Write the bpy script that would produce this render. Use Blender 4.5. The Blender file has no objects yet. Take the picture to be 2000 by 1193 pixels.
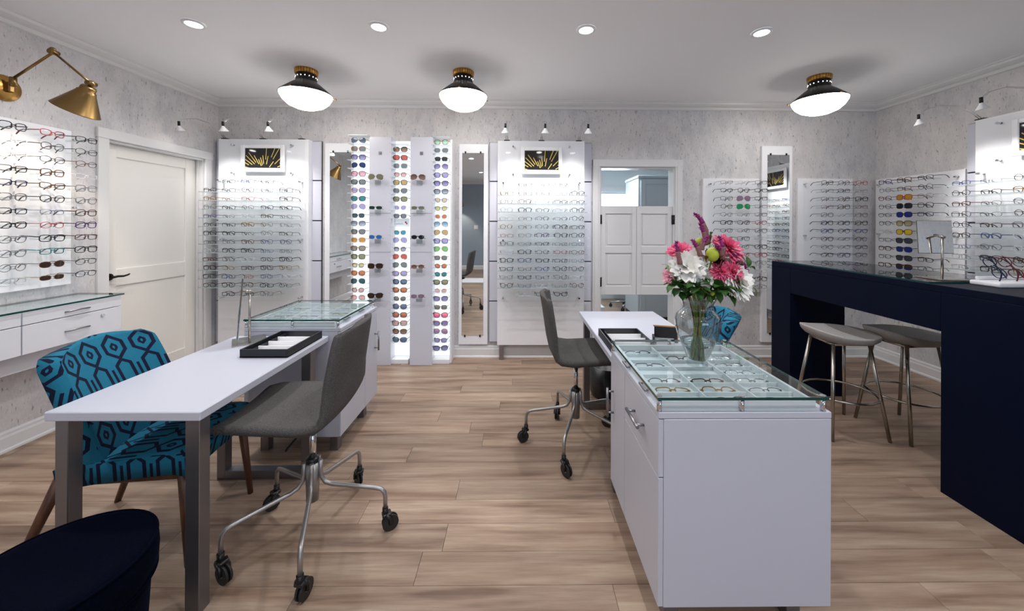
import bpy, bmesh, math, random
from mathutils import Vector, Matrix, Euler
R = math.radians
PI = math.pi
rnd = random.Random(7)
scene = bpy.context.scene
COL = scene.collection

# ------------------------------------------------------------------ camera
FPX, PX, PY, CAMZ = 710.0, 1018.0, 437.0, 1.42
YAW, ROLL = R(0.63), 0.0039
cd = bpy.data.cameras.new('camera')
cd.sensor_fit = 'HORIZONTAL'
cd.sensor_width = 36.0
cd.lens = 36.0 * FPX / 2000.0
cd.shift_x = -(PX - 1000.0) / 2000.0
cd.shift_y = (PY - 596.5) / 2000.0
cd.clip_start = 0.05
cam = bpy.data.objects.new('camera', cd)
COL.objects.link(cam)
fw = Vector((math.sin(YAW), math.cos(YAW), 0)); rt0 = Vector((math.cos(YAW), -math.sin(YAW), 0)); up0 = Vector((0, 0, 1))
rt = rt0 * math.cos(ROLL) + up0 * math.sin(ROLL)
up = up0 * math.cos(ROLL) - rt0 * math.sin(ROLL)
m = Matrix.Identity(4)
for i in range(3):
    m[i][0], m[i][1], m[i][2] = rt[i], up[i], -fw[i]
m[2][3] = CAMZ
cam.matrix_world = m
scene.camera = cam

# ------------------------------------------------------------------ world, exposure, large lights
scene.view_settings.view_transform = 'Standard'
scene.view_settings.look = 'None'
scene.view_settings.gamma = 1.0
scene.view_settings.use_curve_mapping = False
scene.view_settings.exposure = 0.62
scene.cycles.transparent_max_bounces = 20
scene.cycles.max_bounces = 8
scene.cycles.transmission_bounces = 6
w = bpy.data.worlds.new('world'); scene.world = w; w.use_nodes = True
bg = w.node_tree.nodes['Background']
bg.inputs[0].default_value = (0.62, 0.75, 1.0, 1); bg.inputs[1].default_value = 1.2

# room dimensions (metres): camera stands at the origin
XL, XR, YB, YF, ZC = -3.17, 3.87, 3.885, -3.60, 2.72

def area(name, loc, rot, sx, sy, power, col, spread=180):
    l = bpy.data.lights.new(name, 'AREA'); l.shape = 'RECTANGLE'; l.size = sx; l.size_y = sy
    l.energy = power; l.color = col; l.spread = R(spread)
    o = bpy.data.objects.new(name, l); COL.objects.link(o); o.location = loc; o.rotation_euler = rot
    return o
# daylight arriving through the shop window behind the photographer and the window of the back room
area('shop_window_daylight', (1.9, YF - 0.30, 1.55), (R(-90), 0, PI), 2.9, 1.6, 17, (0.78, 0.88, 1.0))
area('back_room_daylight', (1.75, 7.15, 1.60), (R(-90), 0, 0), 0.8, 0.9, 45, (0.84, 0.93, 1.0))

# ------------------------------------------------------------------ node helpers
def rgb(r, g, b):
    f = lambda c: (c / 255 / 12.92) if c / 255 <= 0.04045 else ((c / 255 + 0.055) / 1.055) ** 2.4
    return (f(r), f(g), f(b), 1)
def newmat(name):
    mt = bpy.data.materials.new(name); mt.use_nodes = True
    nt = mt.node_tree; nt.nodes.clear()
    return mt, nt, nt.nodes.new('ShaderNodeOutputMaterial')
def nd(nt, t, **k):
    n = nt.nodes.new('ShaderNode' + t)
    for a, v in k.items(): setattr(n, a, v)
    return n
def lk(nt, a, b): nt.links.new(a, b)
def mth(nt, op, a, b=None, c=None):
    n = nd(nt, 'Math', operation=op)
    for i, v in enumerate((a, b, c)):
        if v is None: continue
        if isinstance(v, (int, float)): n.inputs[i].default_value = v
        else: lk(nt, v, n.inputs[i])
    return n.outputs[0]
def ramp(nt, fac, stops, interp='LINEAR'):
    n = nd(nt, 'ValToRGB'); n.color_ramp.interpolation = interp
    e = n.color_ramp.elements
    e[0].position, e[0].color = stops[0]; e[1].position, e[1].color = stops[1]
    for p, c in stops[2:]:
        x = e.new(p); x.color = c
    lk(nt, fac, n.inputs[0]); return n.outputs[0]
def noise(nt, vec, scale, detail=3, rough=0.5):
    n = nd(nt, 'TexNoise'); n.inputs['Scale'].default_value = scale; n.inputs['Detail'].default_value = detail
    n.inputs['Roughness'].default_value = rough
    if vec is not None: lk(nt, vec, n.inputs['Vector'])
    return n.outputs[0]
def mapping(nt, vec, scale=(1, 1, 1), loc=(0, 0, 0), rot=(0, 0, 0)):
    n = nd(nt, 'Mapping'); n.inputs['Scale'].default_value = scale; n.inputs['Location'].default_value = loc; n.inputs['Rotation'].default_value = rot
    lk(nt, vec, n.inputs['Vector']); return n.outputs[0]
def mixc(nt, fac, a, b, mode='MIX'):
    n = nd(nt, 'Mix', data_type='RGBA', blend_type=mode)
    for i, v in ((0, fac), (6, a), (7, b)):
        if isinstance(v, (int, float, tuple)): n.inputs[i].default_value = v
        else: lk(nt, v, n.inputs[i])
    return n.outputs[2]
def bump(nt, h, strength=0.2, dist=0.01):
    n = nd(nt, 'Bump'); n.inputs['Strength'].default_value = strength; n.inputs['Distance'].default_value = dist
    lk(nt, h, n.inputs['Height']); return n.outputs[0]
def pbsdf(nt, out, col, rough=0.5, metal=0.0, spec=0.5, normal=None, **k):
    p = nd(nt, 'BsdfPrincipled')
    if isinstance(col, tuple): p.inputs['Base Color'].default_value = col
    else: lk(nt, col, p.inputs['Base Color'])
    if isinstance(rough, (int, float)): p.inputs['Roughness'].default_value = rough
    else: lk(nt, rough, p.inputs['Roughness'])
    p.inputs['Metallic'].default_value = metal
    p.inputs['Specular IOR Level'].default_value = spec
    if normal is not None: lk(nt, normal, p.inputs['Normal'])
    for a, v in k.items(): p.inputs[a.replace('_', ' ')].default_value = v
    lk(nt, p.outputs[0], out.inputs[0]); return p
MAT = {}
def plain(name, col, rough=0.5, metal=0.0, spec=0.5, grain=0.0, **k):
    mt, nt, out = newmat(name)
    c = col
    nrm = None
    tc = nd(nt, 'TexCoord').outputs['Object']
    if grain:
        n = noise(nt, tc, 60, 3)
        c = mixc(nt, n, tuple(v * (1 - grain) for v in col[:3]) + (1,), tuple(min(1, v * (1 + grain)) for v in col[:3]) + (1,))
    pbsdf(nt, out, c, rough, metal, spec, nrm, **k)
    MAT[name] = mt; return mt
def emit(name, col, strength):
    mt, nt, out = newmat(name); e = nd(nt, 'Emission'); e.inputs[0].default_value = col; e.inputs[1].default_value = strength
    lk(nt, e.outputs[0], out.inputs[0]); MAT[name] = mt; return mt
def thin(name, tint, refl=1.0, rough=0.01, base=0.0, haze=None):
    """clear sheet: straight-through transmission plus a fresnel mirror on outward faces"""
    mt, nt, out = newmat(name)
    tr = nd(nt, 'BsdfTransparent'); tr.inputs[0].default_value = tint
    gl = nd(nt, 'BsdfGlossy'); gl.inputs['Roughness'].default_value = rough
    fr = nd(nt, 'Fresnel'); fr.inputs[0].default_value = 1.48
    geo = nd(nt, 'NewGeometry')
    front = mth(nt, 'SUBTRACT', 1.0, geo.outputs['Backfacing'])
    fac = mth(nt, 'MULTIPLY', mth(nt, 'ADD', mth(nt, 'MULTIPLY', fr.outputs[0], refl), base), front)
    src = tr.outputs[0]
    if haze:
        df = nd(nt, 'BsdfDiffuse'); df.inputs[0].default_value = haze[0]
        mx0 = nd(nt, 'MixShader'); mx0.inputs[0].default_value = haze[1]
        lk(nt, tr.outputs[0], mx0.inputs[1]); lk(nt, df.outputs[0], mx0.inputs[2]); src = mx0.outputs[0]
    mx = nd(nt, 'MixShader'); lk(nt, fac, mx.inputs[0]); lk(nt, src, mx.inputs[1]); lk(nt, gl.outputs[0], mx.inputs[2])
    lk(nt, mx.outputs[0], out.inputs[0]); MAT[name] = mt; return mt
def lensmat(name, top, bottom=None, refl=0.8, dark=0.0):
    """tinted sunglass lens, optionally graded from top to bottom of the lens itself"""
    mt, nt, out = newmat(name)
    tr = nd(nt, 'BsdfTransparent'); df = nd(nt, 'BsdfDiffuse'); gl = nd(nt, 'BsdfGlossy'); gl.inputs['Roughness'].default_value = 0.05
    if bottom:
        s = nd(nt, 'SeparateXYZ'); lk(nt, nd(nt, 'TexCoord').outputs['Generated'], s.inputs[0])
        c = mixc(nt, s.outputs[2], bottom, top)
        lk(nt, c, tr.inputs[0]); lk(nt, c, df.inputs[0])
    else:
        tr.inputs[0].default_value = top; df.inputs[0].default_value = top
    m1 = nd(nt, 'MixShader'); m1.inputs[0].default_value = 0.45 + dark; lk(nt, tr.outputs[0], m1.inputs[1]); lk(nt, df.outputs[0], m1.inputs[2])
    fr = nd(nt, 'Fresnel'); fr.inputs[0].default_value = 1.5
    m2 = nd(nt, 'MixShader'); lk(nt, mth(nt, 'MULTIPLY', fr.outputs[0], refl), m2.inputs[0]); lk(nt, m1.outputs[0], m2.inputs[1]); lk(nt, gl.outputs[0], m2.inputs[2])
    lk(nt, m2.outputs[0], out.inputs[0]); MAT[name] = mt; return mt

# ------------------------------------------------------------------ materials
def wallpaper(name):
    mt, nt, out = newmat(name)
    pos = nd(nt, 'NewGeometry').outputs['Position']
    big = noise(nt, pos, 2.2, 3)
    mid = noise(nt, mapping(nt, pos, (9, 9, 5)), 1.0, 5, 0.65)
    fl = noise(nt, mapping(nt, pos, (64, 64, 22)), 1.0, 4, 0.62)
    fine = noise(nt, mapping(nt, pos, (120, 120, 45)), 1.0, 3, 0.6)
    c = ramp(nt, mid, [(0.34, rgb(184, 183, 188)), (0.66, rgb(212, 210, 211))])
    c = mixc(nt, ramp(nt, big, [(0.4, (0, 0, 0, 1)), (0.62, (0.5, 0.5, 0.5, 1))]), c, rgb(218, 212, 208))
    c = mixc(nt, ramp(nt, fine, [(0.50, (0, 0, 0, 1)), (0.70, (0.4, 0.4, 0.4, 1))]), c, rgb(230, 227, 224))
    fleck = ramp(nt, fl, [(0.30, (1, 1, 1, 1)), (0.40, (0, 0, 0, 1))])
    c = mixc(nt, fleck, c, rgb(150, 145, 147))
    rough = ramp(nt, mid, [(0.35, (0.36, 0.36, 0.36, 1)), (0.7, (0.58, 0.58, 0.58, 1))])
    pbsdf(nt, out, c, rough, 0.0, 0.55, bump(nt, fl, 0.35, 0.004))
    MAT[name] = mt
wallpaper('wallpaper')
plain('ceiling_paint', rgb(244, 244, 246), 0.75, spec=0.2)
plain('front_wall_paint', rgb(150, 164, 178), 0.6)
plain('trim_white', rgb(220, 219, 219), 0.38)
plain('door_white', rgb(238, 235, 229), 0.45)
plain('laminate_white', rgb(190, 192, 204), 0.32)
plain('board_white', rgb(240, 240, 244), 0.28)
plain('laminate_grey', rgb(204, 205, 216), 0.30)
plain('dark_reveal', rgb(52, 52, 58), 0.5)
plain('joint_shadow_grey', rgb(96, 98, 108), 0.5)  # shadow tone painted onto the thin panel joint strips
plain('drawer_white', rgb(222, 222, 228), 0.28)
plain('tray_white', rgb(203, 210, 214), 0.35)
plain('chrome', rgb(215, 215, 218), 0.12, 1.0)
plain('brushed_metal', rgb(150, 149, 154), 0.36, 1.0)
plain('satin_grey_tube', rgb(158, 155, 154), 0.35, 0.75)
plain('leg_steel', rgb(132, 130, 134), 0.34, 0.85)
plain('nickel', rgb(178, 172, 164), 0.25, 1.0)
plain('black_plastic', rgb(20, 20, 22), 0.35)
plain('black_metal', rgb(26, 26, 29), 0.42, 0.3)
plain('black_rubber', rgb(30, 30, 31), 0.55)
plain('bronze_dark', rgb(38, 34, 32), 0.4, 0.6)
plain('black_leatherette', rgb(24, 26, 32), 0.45)
plain('navy_laminate', rgb(3, 11, 33), 0.5, spec=0.10)
plain('paper_white', rgb(236, 236, 238), 0.6)
plain('navy_lining', rgb(20, 22, 30), 0.7)
plain('chalkboard', rgb(22, 22, 24), 0.6)
plain('pine_edge', rgb(170, 128, 76), 0.5, grain=0.2)
plain('red_ink', rgb(190, 40, 45), 0.5)
plain('grey_ink', rgb(120, 125, 130), 0.5)
plain('green_ink', rgb(40, 150, 95), 0.5)
plain('back_room_wall', rgb(214, 220, 222), 0.6)
plain('back_room_cabinet', rgb(196, 204, 210), 0.4)
plain('blind_white', rgb(236, 240, 245), 0.5)
plain('carton_white', rgb(205, 205, 205), 0.7)
plain('carton_green', rgb(70, 140, 50), 0.7)
plain('plate_white', rgb(225, 225, 225), 0.4)
plain('lamp_white', rgb(235, 235, 238), 0.3)
plain('mirror', (0.86, 0.89, 0.89, 1), 0.012, 1.0)
plain('mirror_back', rgb(120, 116, 110), 0.25, 0.6)
thin('acrylic', (0.985, 0.99, 0.99, 1), 0.75)
thin('acrylic_shelf', (0.95, 0.965, 0.965, 1), 0.9, 0.03, 0.02, ((0.75, 0.8, 0.82, 1), 0.10))
thin('acrylic_edge', (0.80, 0.86, 0.87, 1), 0.8, 0.05, 0.03, ((0.55, 0.6, 0.62, 1), 0.45))
thin('frosted_shelf', (0.9, 0.92, 0.93, 1), 0.6, 0.1, 0.02, ((0.9, 0.92, 0.95, 1), 0.5))
thin('glass_sheet', (0.935, 0.966, 0.964, 1), 1.15, 0.004)
plain('glass_edge', rgb(12, 66, 62), 0.08)
thin('window_glass', (0.96, 0.98, 0.98, 1), 0.9)
thin('clear_lens', (0.965, 0.97, 0.975, 1), 0.9, 0.01, 0.015)
thin('vase_glass', (0.86, 0.885, 0.885, 1), 2.2, 0.01, 0.03)
emit('lamp_glow', (1.0, 0.95, 0.89, 1), 11.0)
emit('downlight_glow', (0.96, 0.97, 1.0, 1), 14.0)
emit('bulb_glow', (1.0, 0.97, 0.92, 1), 12.0)
emit('light_panel', (0.93, 0.98, 1.0, 1), 1.15)
for k_ in ('bulb_glow', 'downlight_glow'): MAT[k_].cycles.emission_sampling = 'NONE'

def water():
    mt, nt, out = newmat('water'); pbsdf(nt, out, (0.93, 0.96, 0.96, 1), 0.0, Transmission_Weight=1.0, IOR=1.33); MAT['water'] = mt
water()
def brass(name, col, rough):
    mt, nt, out = newmat(name)
    tc = nd(nt, 'TexCoord').outputs['Object']
    n = noise(nt, mapping(nt, tc, (14, 14, 14)), 1.0, 3)
    c = mixc(nt, n, tuple(v * 0.75 for v in col[:3]) + (1,), col)
    pbsdf(nt, out, c, rough, 1.0); MAT[name] = mt
brass('brass', rgb(158, 128, 82), 0.30)
brass('brass_bright', rgb(190, 146, 80), 0.25)
def brass_fluted():
    mt, nt, out = newmat('brass_fluted')
    tc = nd(nt, 'TexCoord').outputs['Object']; s = nd(nt, 'SeparateXYZ'); lk(nt, tc, s.inputs[0])
    a = mth(nt, 'ARCTAN2', s.outputs[1], s.outputs[0])
    f = mth(nt, 'SINE', mth(nt, 'MULTIPLY', a, 26.0))
    c = ramp(nt, f, [(0.1, rgb(160, 112, 48)), (0.5, rgb(202, 150, 74))])
    pbsdf(nt, out, c, 0.35, 0.85); MAT['brass_fluted'] = mt
brass_fluted()
def fabric(name, c0, c1, scale=260, rough=0.95):
    mt, nt, out = newmat(name)
    tc = nd(nt, 'TexCoord').outputs['Object']
    n = noise(nt, tc, scale, 2); n2 = noise(nt, tc, 9, 2)
    c = mixc(nt, ramp(nt, n, [(0.3, (0, 0, 0, 1)), (0.7, (1, 1, 1, 1))]), c0, c1)
    c = mixc(nt, ramp(nt, n2, [(0.35, (0, 0, 0, 1)), (0.7, (0.25, 0.25, 0.25, 1))]), c, c1)
    p = pbsdf(nt, out, c, rough, 0.0, 0.25, bump(nt, n, 0.35, 0.002)); MAT[name] = mt; return p
fabric('grey_weave', rgb(62, 59, 59), rgb(92, 89, 88))
fabric('stool_grey', rgb(146, 142, 140), rgb(172, 168, 165))
p = fabric('navy_velvet', rgb(0, 2, 11), rgb(1, 5, 20), 120, 0.95)
p.inputs['Specular IOR Level'].default_value = 0.05; p.inputs['Sheen Weight'].default_value = 0.05; p.inputs['Sheen Tint'].default_value = rgb(40, 80, 150); p.inputs['Sheen Roughness'].default_value = 0.35
def wood(name, c0, c1, rough=0.4, sc=(30, 30, 3)):
    mt, nt, out = newmat(name)
    tc = nd(nt, 'TexCoord').outputs['Object']
    n = noise(nt, mapping(nt, tc, sc), 1.0, 4, 0.6)
    pbsdf(nt, out, mixc(nt, ramp(nt, n, [(0.3, (0, 0, 0, 1)), (0.7, (1, 1, 1, 1))]), c0, c1), rough); MAT[name] = mt
wood('walnut', rgb(62, 36, 22), rgb(98, 60, 38))
def plankmat():
    mt, nt, out = newmat('floor_plank')
    tc = nd(nt, 'TexCoord').outputs['Object']
    oi = nd(nt, 'ObjectInfo')
    off = nd(nt, 'CombineXYZ'); lk(nt, mth(nt, 'MULTIPLY', oi.outputs['Random'], 37.0), off.inputs[0]); lk(nt, mth(nt, 'MULTIPLY', oi.outputs['Random'], 91.0), off.inputs[1])
    va = nd(nt, 'VectorMath', operation='ADD'); lk(nt, tc, va.inputs[0]); lk(nt, off.outputs[0], va.inputs[1])
    v = va.outputs[0]
    g1 = noise(nt, mapping(nt, v, (1.3, 16, 1)), 1.0, 4, 0.55)
    g2 = noise(nt, mapping(nt, v, (5, 85, 1)), 1.0, 4, 0.6)
    g3 = noise(nt, mapping(nt, v, (1.0, 4.0, 1)), 1.0, 3, 0.5)
    c = ramp(nt, g1, [(0.30, rgb(112, 87, 69)), (0.46, rgb(156, 131, 111)), (0.68, rgb(184, 161, 139))])
    c = mixc(nt, mth(nt, 'MULTIPLY', ramp(nt, g2, [(0.35, (1, 1, 1, 1)), (0.62, (0, 0, 0, 1))]), 0.35), c, rgb(122, 95, 75))
    c = mixc(nt, ramp(nt, g3, [(0.50, (0, 0, 0, 1)), (0.75, (0.55, 0.55, 0.55, 1))]), c, rgb(140, 110, 90))
    hv = nd(nt, 'HueSaturation'); lk(nt, c, hv.inputs['Color']); hv.inputs['Saturation'].default_value = 0.95
    lk(nt, mth(nt, 'ADD', mth(nt, 'MULTIPLY', oi.outputs['Random'], 0.30), 0.80), hv.inputs['Value'])
    pbsdf(nt, out, hv.outputs[0], ramp(nt, g2, [(0.3, (0.42, 0.42, 0.42, 1)), (0.7, (0.56, 0.56, 0.56, 1))]), 0.0, 0.4, bump(nt, g2, 0.15, 0.001))
    MAT['floor_plank'] = mt
plankmat()
def lattice():
    """navy trellis of long hexagons, diamonds and crossing straps woven into teal upholstery (uses UV in metres)"""
    mt, nt, out = newmat('teal_lattice')
    uv = nd(nt, 'UVMap').outputs[0]; s = nd(nt, 'SeparateXYZ'); lk(nt, uv, s.inputs[0])
    P, Q = 0.105, 0.30
    U = mth(nt, 'DIVIDE', s.outputs[0], P); V = mth(nt, 'DIVIDE', s.outputs[1], Q)
    u = mth(nt, 'MULTIPLY', mth(nt, 'SUBTRACT', mth(nt, 'FRACT', mth(nt, 'ADD', U, 100.0)), 0.5), P)
    v = mth(nt, 'MULTIPLY', mth(nt, 'SUBTRACT', mth(nt, 'FRACT', mth(nt, 'ADD', V, 100.0)), 0.5), Q)
    au = mth(nt, 'ABSOLUTE', u)
    def hexring(v0, hw, hh, tip, wd):
        av = mth(nt, 'ABSOLUTE', mth(nt, 'SUBTRACT', v, v0))
        d = mth(nt, 'MAXIMUM', mth(nt, 'SUBTRACT', au, hw), mth(nt, 'MULTIPLY', mth(nt, 'SUBTRACT', mth(nt, 'ADD', av, mth(nt, 'MULTIPLY', au, tip)), hh), 0.8))
        return mth(nt, 'LESS_THAN', mth(nt, 'ABSOLUTE', d), wd)
    a = hexring(0.085, 0.036, 0.052, 0.9, 0.0070)
    b = hexring(0.085, 0.009, 0.014, 1.0, 0.0052)
    c = hexring(-0.035, 0.028, 0.062, 0.8, 0.0068)
    # crossing straps between the chains
    def strap(sign):
        t = mth(nt, 'ADD', mth(nt, 'MULTIPLY', u, sign), mth(nt, 'MULTIPLY', v, 0.8))
        t = mth(nt, 'ABSOLUTE', mth(nt, 'SUBTRACT', mth(nt, 'MULTIPLY', mth(nt, 'FRACT', mth(nt, 'ADD', mth(nt, 'DIVIDE', t, P), 50.0)), P), P / 2))
        return mth(nt, 'LESS_THAN', t, 0.0064)
    zone = mth(nt, 'LESS_THAN', v, -0.088)
    st = mth(nt, 'MULTIPLY', mth(nt, 'MAXIMUM', strap(1.0), strap(-1.0)), zone)
    edge = mth(nt, 'MULTIPLY', mth(nt, 'LESS_THAN', mth(nt, 'ABSOLUTE', mth(nt, 'SUBTRACT', au, P / 2)), 0.0055), mth(nt, 'LESS_THAN', mth(nt, 'ABSOLUTE', mth(nt, 'ADD', v, 0.055)), 0.05))
    mask = mth(nt, 'MAXIMUM', mth(nt, 'MAXIMUM', a, b), mth(nt, 'MAXIMUM', c, mth(nt, 'MAXIMUM', st, edge)))
    n = noise(nt, uv, 300, 2)
    teal = mixc(nt, n, rgb(18, 94, 122), rgb(36, 124, 152)); navy = mixc(nt, n, rgb(8, 14, 38), rgb(16, 26, 58))
    pbsdf(nt, out, mixc(nt, mask, teal, navy), 0.9, 0.0, 0.25, bump(nt, n, 0.3, 0.002)); MAT['teal_lattice'] = mt
lattice()
def print_art():
    """black print with gold streaks bursting from low centre"""
    mt, nt, out = newmat('gold_streak_print')
    uv = nd(nt, 'UVMap').outputs[0]; s = nd(nt, 'SeparateXYZ'); lk(nt, uv, s.inputs[0])
    x = mth(nt, 'MULTIPLY', mth(nt, 'SUBTRACT', s.outputs[0], 0.55), 1.78); y = mth(nt, 'ADD', s.outputs[1], 0.30)
    ang = mth(nt, 'ARCTAN2', x, y); r = mth(nt, 'SQRT', mth(nt, 'ADD', mth(nt, 'MULTIPLY', x, x), mth(nt, 'MULTIPLY', y, y)))
    k = mth(nt, 'MULTIPLY', ang, 7.0); cell = mth(nt, 'FLOOR', k); fr = mth(nt, 'FRACT', k)
    wn = nd(nt, 'TexWhiteNoise', noise_dimensions='1D'); lk(nt, cell, wn.inputs['W'])
    val = wn.outputs['Value']
    line = mth(nt, 'LESS_THAN', mth(nt, 'MULTIPLY', mth(nt, 'ABSOLUTE', mth(nt, 'SUBTRACT', fr, mth(nt, 'ADD', 0.3, mth(nt, 'MULTIPLY', val, 0.4)))), r), 0.13)
    st = mth(nt, 'ADD', 0.42, mth(nt, 'MULTIPLY', val, 0.55))
    on = mth(nt, 'MULTIPLY', mth(nt, 'GREATER_THAN', r, st), mth(nt, 'LESS_THAN', r, mth(nt, 'ADD', st, mth(nt, 'ADD', 0.35, mth(nt, 'MULTIPLY', val, 0.5)))))
    mask = mth(nt, 'MULTIPLY', line, on)
    n = noise(nt, mapping(nt, uv, (30, 30, 30)), 1.0, 2)
    gold = mixc(nt, n, rgb(150, 120, 30), rgb(238, 214, 120))
    pbsdf(nt, out, mixc(nt, mask, rgb(30, 29, 30), gold), 0.06, 0.0, 0.6); MAT['gold_streak_print'] = mt
print_art()
def leafmat(name, c0, c1):
    mt, nt, out = newmat(name)
    n = noise(nt, nd(nt, 'TexCoord').outputs['Object'], 40, 2)
    p = pbsdf(nt, out, mixc(nt, n, c0, c1), 0.5, 0.0, 0.4)
    p.inputs['Subsurface Weight'].default_value = 0.0
    MAT[name] = mt
leafmat('leaf_green', rgb(30, 66, 24), rgb(66, 112, 44)); leafmat('leaf_pale', rgb(96, 124, 78), rgb(136, 158, 104))
leafmat('stem_green', rgb(92, 112, 44), rgb(140, 156, 70)); leafmat('petal_white', rgb(236, 234, 226), rgb(252, 250, 246))
leafmat('petal_pink', rgb(214, 60, 112), rgb(240, 120, 152)); leafmat('petal_pale_pink', rgb(228, 140, 166), rgb(244, 190, 204))
leafmat('celosia_purple', rgb(104, 18, 84), rgb(158, 36, 122)); leafmat('celosia_dusty', rgb(120, 78, 84), rgb(150, 104, 100))
leafmat('bud_lime', rgb(150, 166, 40), rgb(186, 196, 70)); leafmat('leaf_brown', rgb(84, 44, 26), rgb(120, 66, 36)); leafmat('burgundy', rgb(66, 12, 20), rgb(96, 24, 30))

# ------------------------------------------------------------------ mesh builder
class B:
    def __init__(s): s.v = []; s.f = []; s.m = []; s.sm = []
    def add(s, vs, fs, mi=0, smooth=False):
        o = len(s.v); s.v += [tuple(v) for v in vs]
        for f in fs: s.f.append(tuple(i + o for i in f)); s.m.append(mi); s.sm.append(smooth)
        return s
    def box(s, x0, x1, y0, y1, z0, z1, bev=0.0, mi=0, seg=1):
        x0, x1 = min(x0, x1), max(x0, x1); y0, y1 = min(y0, y1), max(y0, y1); z0, z1 = min(z0, z1), max(z0, z1)
        if bev <= 0:
            vs = [(x, y, z) for x in (x0, x1) for y in (y0, y1) for z in (z0, z1)]
            return s.add(vs, [(0, 1, 3, 2), (4, 6, 7, 5), (0, 4, 5, 1), (2, 3, 7, 6), (0, 2, 6, 4), (1, 5, 7, 3)], mi)
        bm = bmesh.new(); bmesh.ops.create_cube(bm, size=1.0)
        for v in bm.verts: v.co = Vector(((x0 + x1) / 2 + v.co.x * (x1 - x0), (y0 + y1) / 2 + v.co.y * (y1 - y0), (z0 + z1) / 2 + v.co.z * (z1 - z0)))
        bmesh.ops.bevel(bm, geom=bm.edges[:], offset=min(bev, 0.45 * min(x1 - x0, y1 - y0, z1 - z0)), segments=seg, affect='EDGES', profile=0.5)
        bm.verts.index_update()
        s.add([v.co[:] for v in bm.verts], [[v.index for v in f.verts] for f in bm.faces], mi, seg > 1); bm.free(); return s
    def tube(s, path, r, n=8, closed=False, mi=0, caps=True, smooth=True):
        P = [Vector(p) for p in path]; k = len(P); rr = r if isinstance(r, (list, tuple)) else [r] * k
        rings = []; t0 = None; nrm = None
        for i in range(k):
            a = P[(i - 1) % k] if (closed or i > 0) else P[i]; b = P[(i + 1) % k] if (closed or i < k - 1) else P[i]
            t = (b - a).normalized()
            if nrm is None:
                nrm = t.orthogonal().normalized()
                if abs(t.z) < 0.9: nrm = (Vector((0, 0, 1)) - t * t.z).normalized()
            else:
                nrm = (nrm - t * nrm.dot(t))
                nrm = nrm.normalized() if nrm.length > 1e-6 else t.orthogonal().normalized()
            bi = t.cross(nrm)
            rings.append([P[i] + (nrm * math.cos(2 * PI * j / n) + bi * math.sin(2 * PI * j / n)) * rr[i] for j in range(n)])
        vs = [q for ring in rings for q in ring]; fs = []
        for i in range(k if closed else k - 1):
            i2 = (i + 1) % k
            for j in range(n):
                j2 = (j + 1) % n
                fs.append((i * n + j, i * n + j2, i2 * n + j2, i2 * n + j))
        s.add(vs, fs, mi, smooth)
        if caps and not closed:
            o = len(s.v) - len(vs)
            s.f.append(tuple(o + j for j in reversed(range(n)))); s.m.append(mi); s.sm.append(False)
            s.f.append(tuple(o + (k - 1) * n + j for j in range(n))); s.m.append(mi); s.sm.append(False)
        return s
    def cyl(s, p0, p1, r, n=16, mi=0, r2=None): return s.tube([p0, p1], [r, r if r2 is None else r2], n, mi=mi)
    def lathe(s, prof, n=32, c=(0, 0, 0), mi=0, smooth=True, cap0=False, cap1=False, mat=None):
        vs = []; k = len(prof)
        for (r, z) in prof:
            for j in range(n):
                a = 2 * PI * j / n; q = Vector((r * math.cos(a), r * math.sin(a), z))
                if mat is not None: q = mat @ q
                vs.append((q[0] + c[0], q[1] + c[1], q[2] + c[2]))
        fs = []
        for i in range(k - 1):
            for j in range(n):
                j2 = (j + 1) % n; fs.append((i * n + j, i * n + j2, (i + 1) * n + j2, (i + 1) * n + j))
        if cap0: fs.append(tuple(reversed(range(n))))
        if cap1: fs.append(tuple((k - 1) * n + j for j in range(n)))
        return s.add(vs, fs, mi, smooth)
    def sheet(s, fn, nu, nv, th=0.0, mi=0, smooth=True):
        """fn(u,v)->point; th>0 gives a closed padded slab"""
        g = [[Vector(fn(i / nu, j / nv)) for j in range(nv + 1)] for i in range(nu + 1)]
        idx = lambda i, j: i * (nv + 1) + j
        top = [q for row in g for q in row]
        fs = [(idx(i, j), idx(i + 1, j), idx(i + 1, j + 1), idx(i, j + 1)) for i in range(nu) for j in range(nv)]
        if th <= 0: return s.add(top, fs, mi, smooth)
        N = []
        for i in range(nu + 1):
            for j in range(nv + 1):
                du = g[min(i + 1, nu)][j] - g[max(i - 1, 0)][j]; dv = g[i][min(j + 1, nv)] - g[i][max(j - 1, 0)]
                n = du.cross(dv); N.append(n.normalized() if n.length > 1e-9 else Vector((0, 0, 1)))
        o = len(top); bot = [top[k] - N[k] * th for k in range(o)]
        fs += [tuple(o + q for q in reversed(f)) for f in fs]
        per = [idx(i, 0) for i in range(nu)] + [idx(nu, j) for j in range(nv)] + [idx(i, nv) for i in range(nu, 0, -1)] + [idx(0, j) for j in range(nv, 0, -1)]
        for a in range(len(per)):
            p, q = per[a], per[(a + 1) % len(per)]; fs.append((q, p, p + o, q + o))
        return s.add(top + bot, fs, mi, smooth)
    def prism(s, poly, axis, a0, a1, mi=0):
        """extrude a 2D polygon along axis ('x','y','z')"""
        mk = {'x': lambda p, t: (t, p[0], p[1]), 'y': lambda p, t: (p[0], t, p[1]), 'z': lambda p, t: (p[0], p[1], t)}[axis]
        n = len(poly); vs = [mk(p, a0) for p in poly] + [mk(p, a1) for p in poly]
        fs = [tuple(reversed(range(n))), tuple(range(n, 2 * n))] + [(i, (i + 1) % n, n + (i + 1) % n, n + i) for i in range(n)]
        return s.add(vs, fs, mi)
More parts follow.
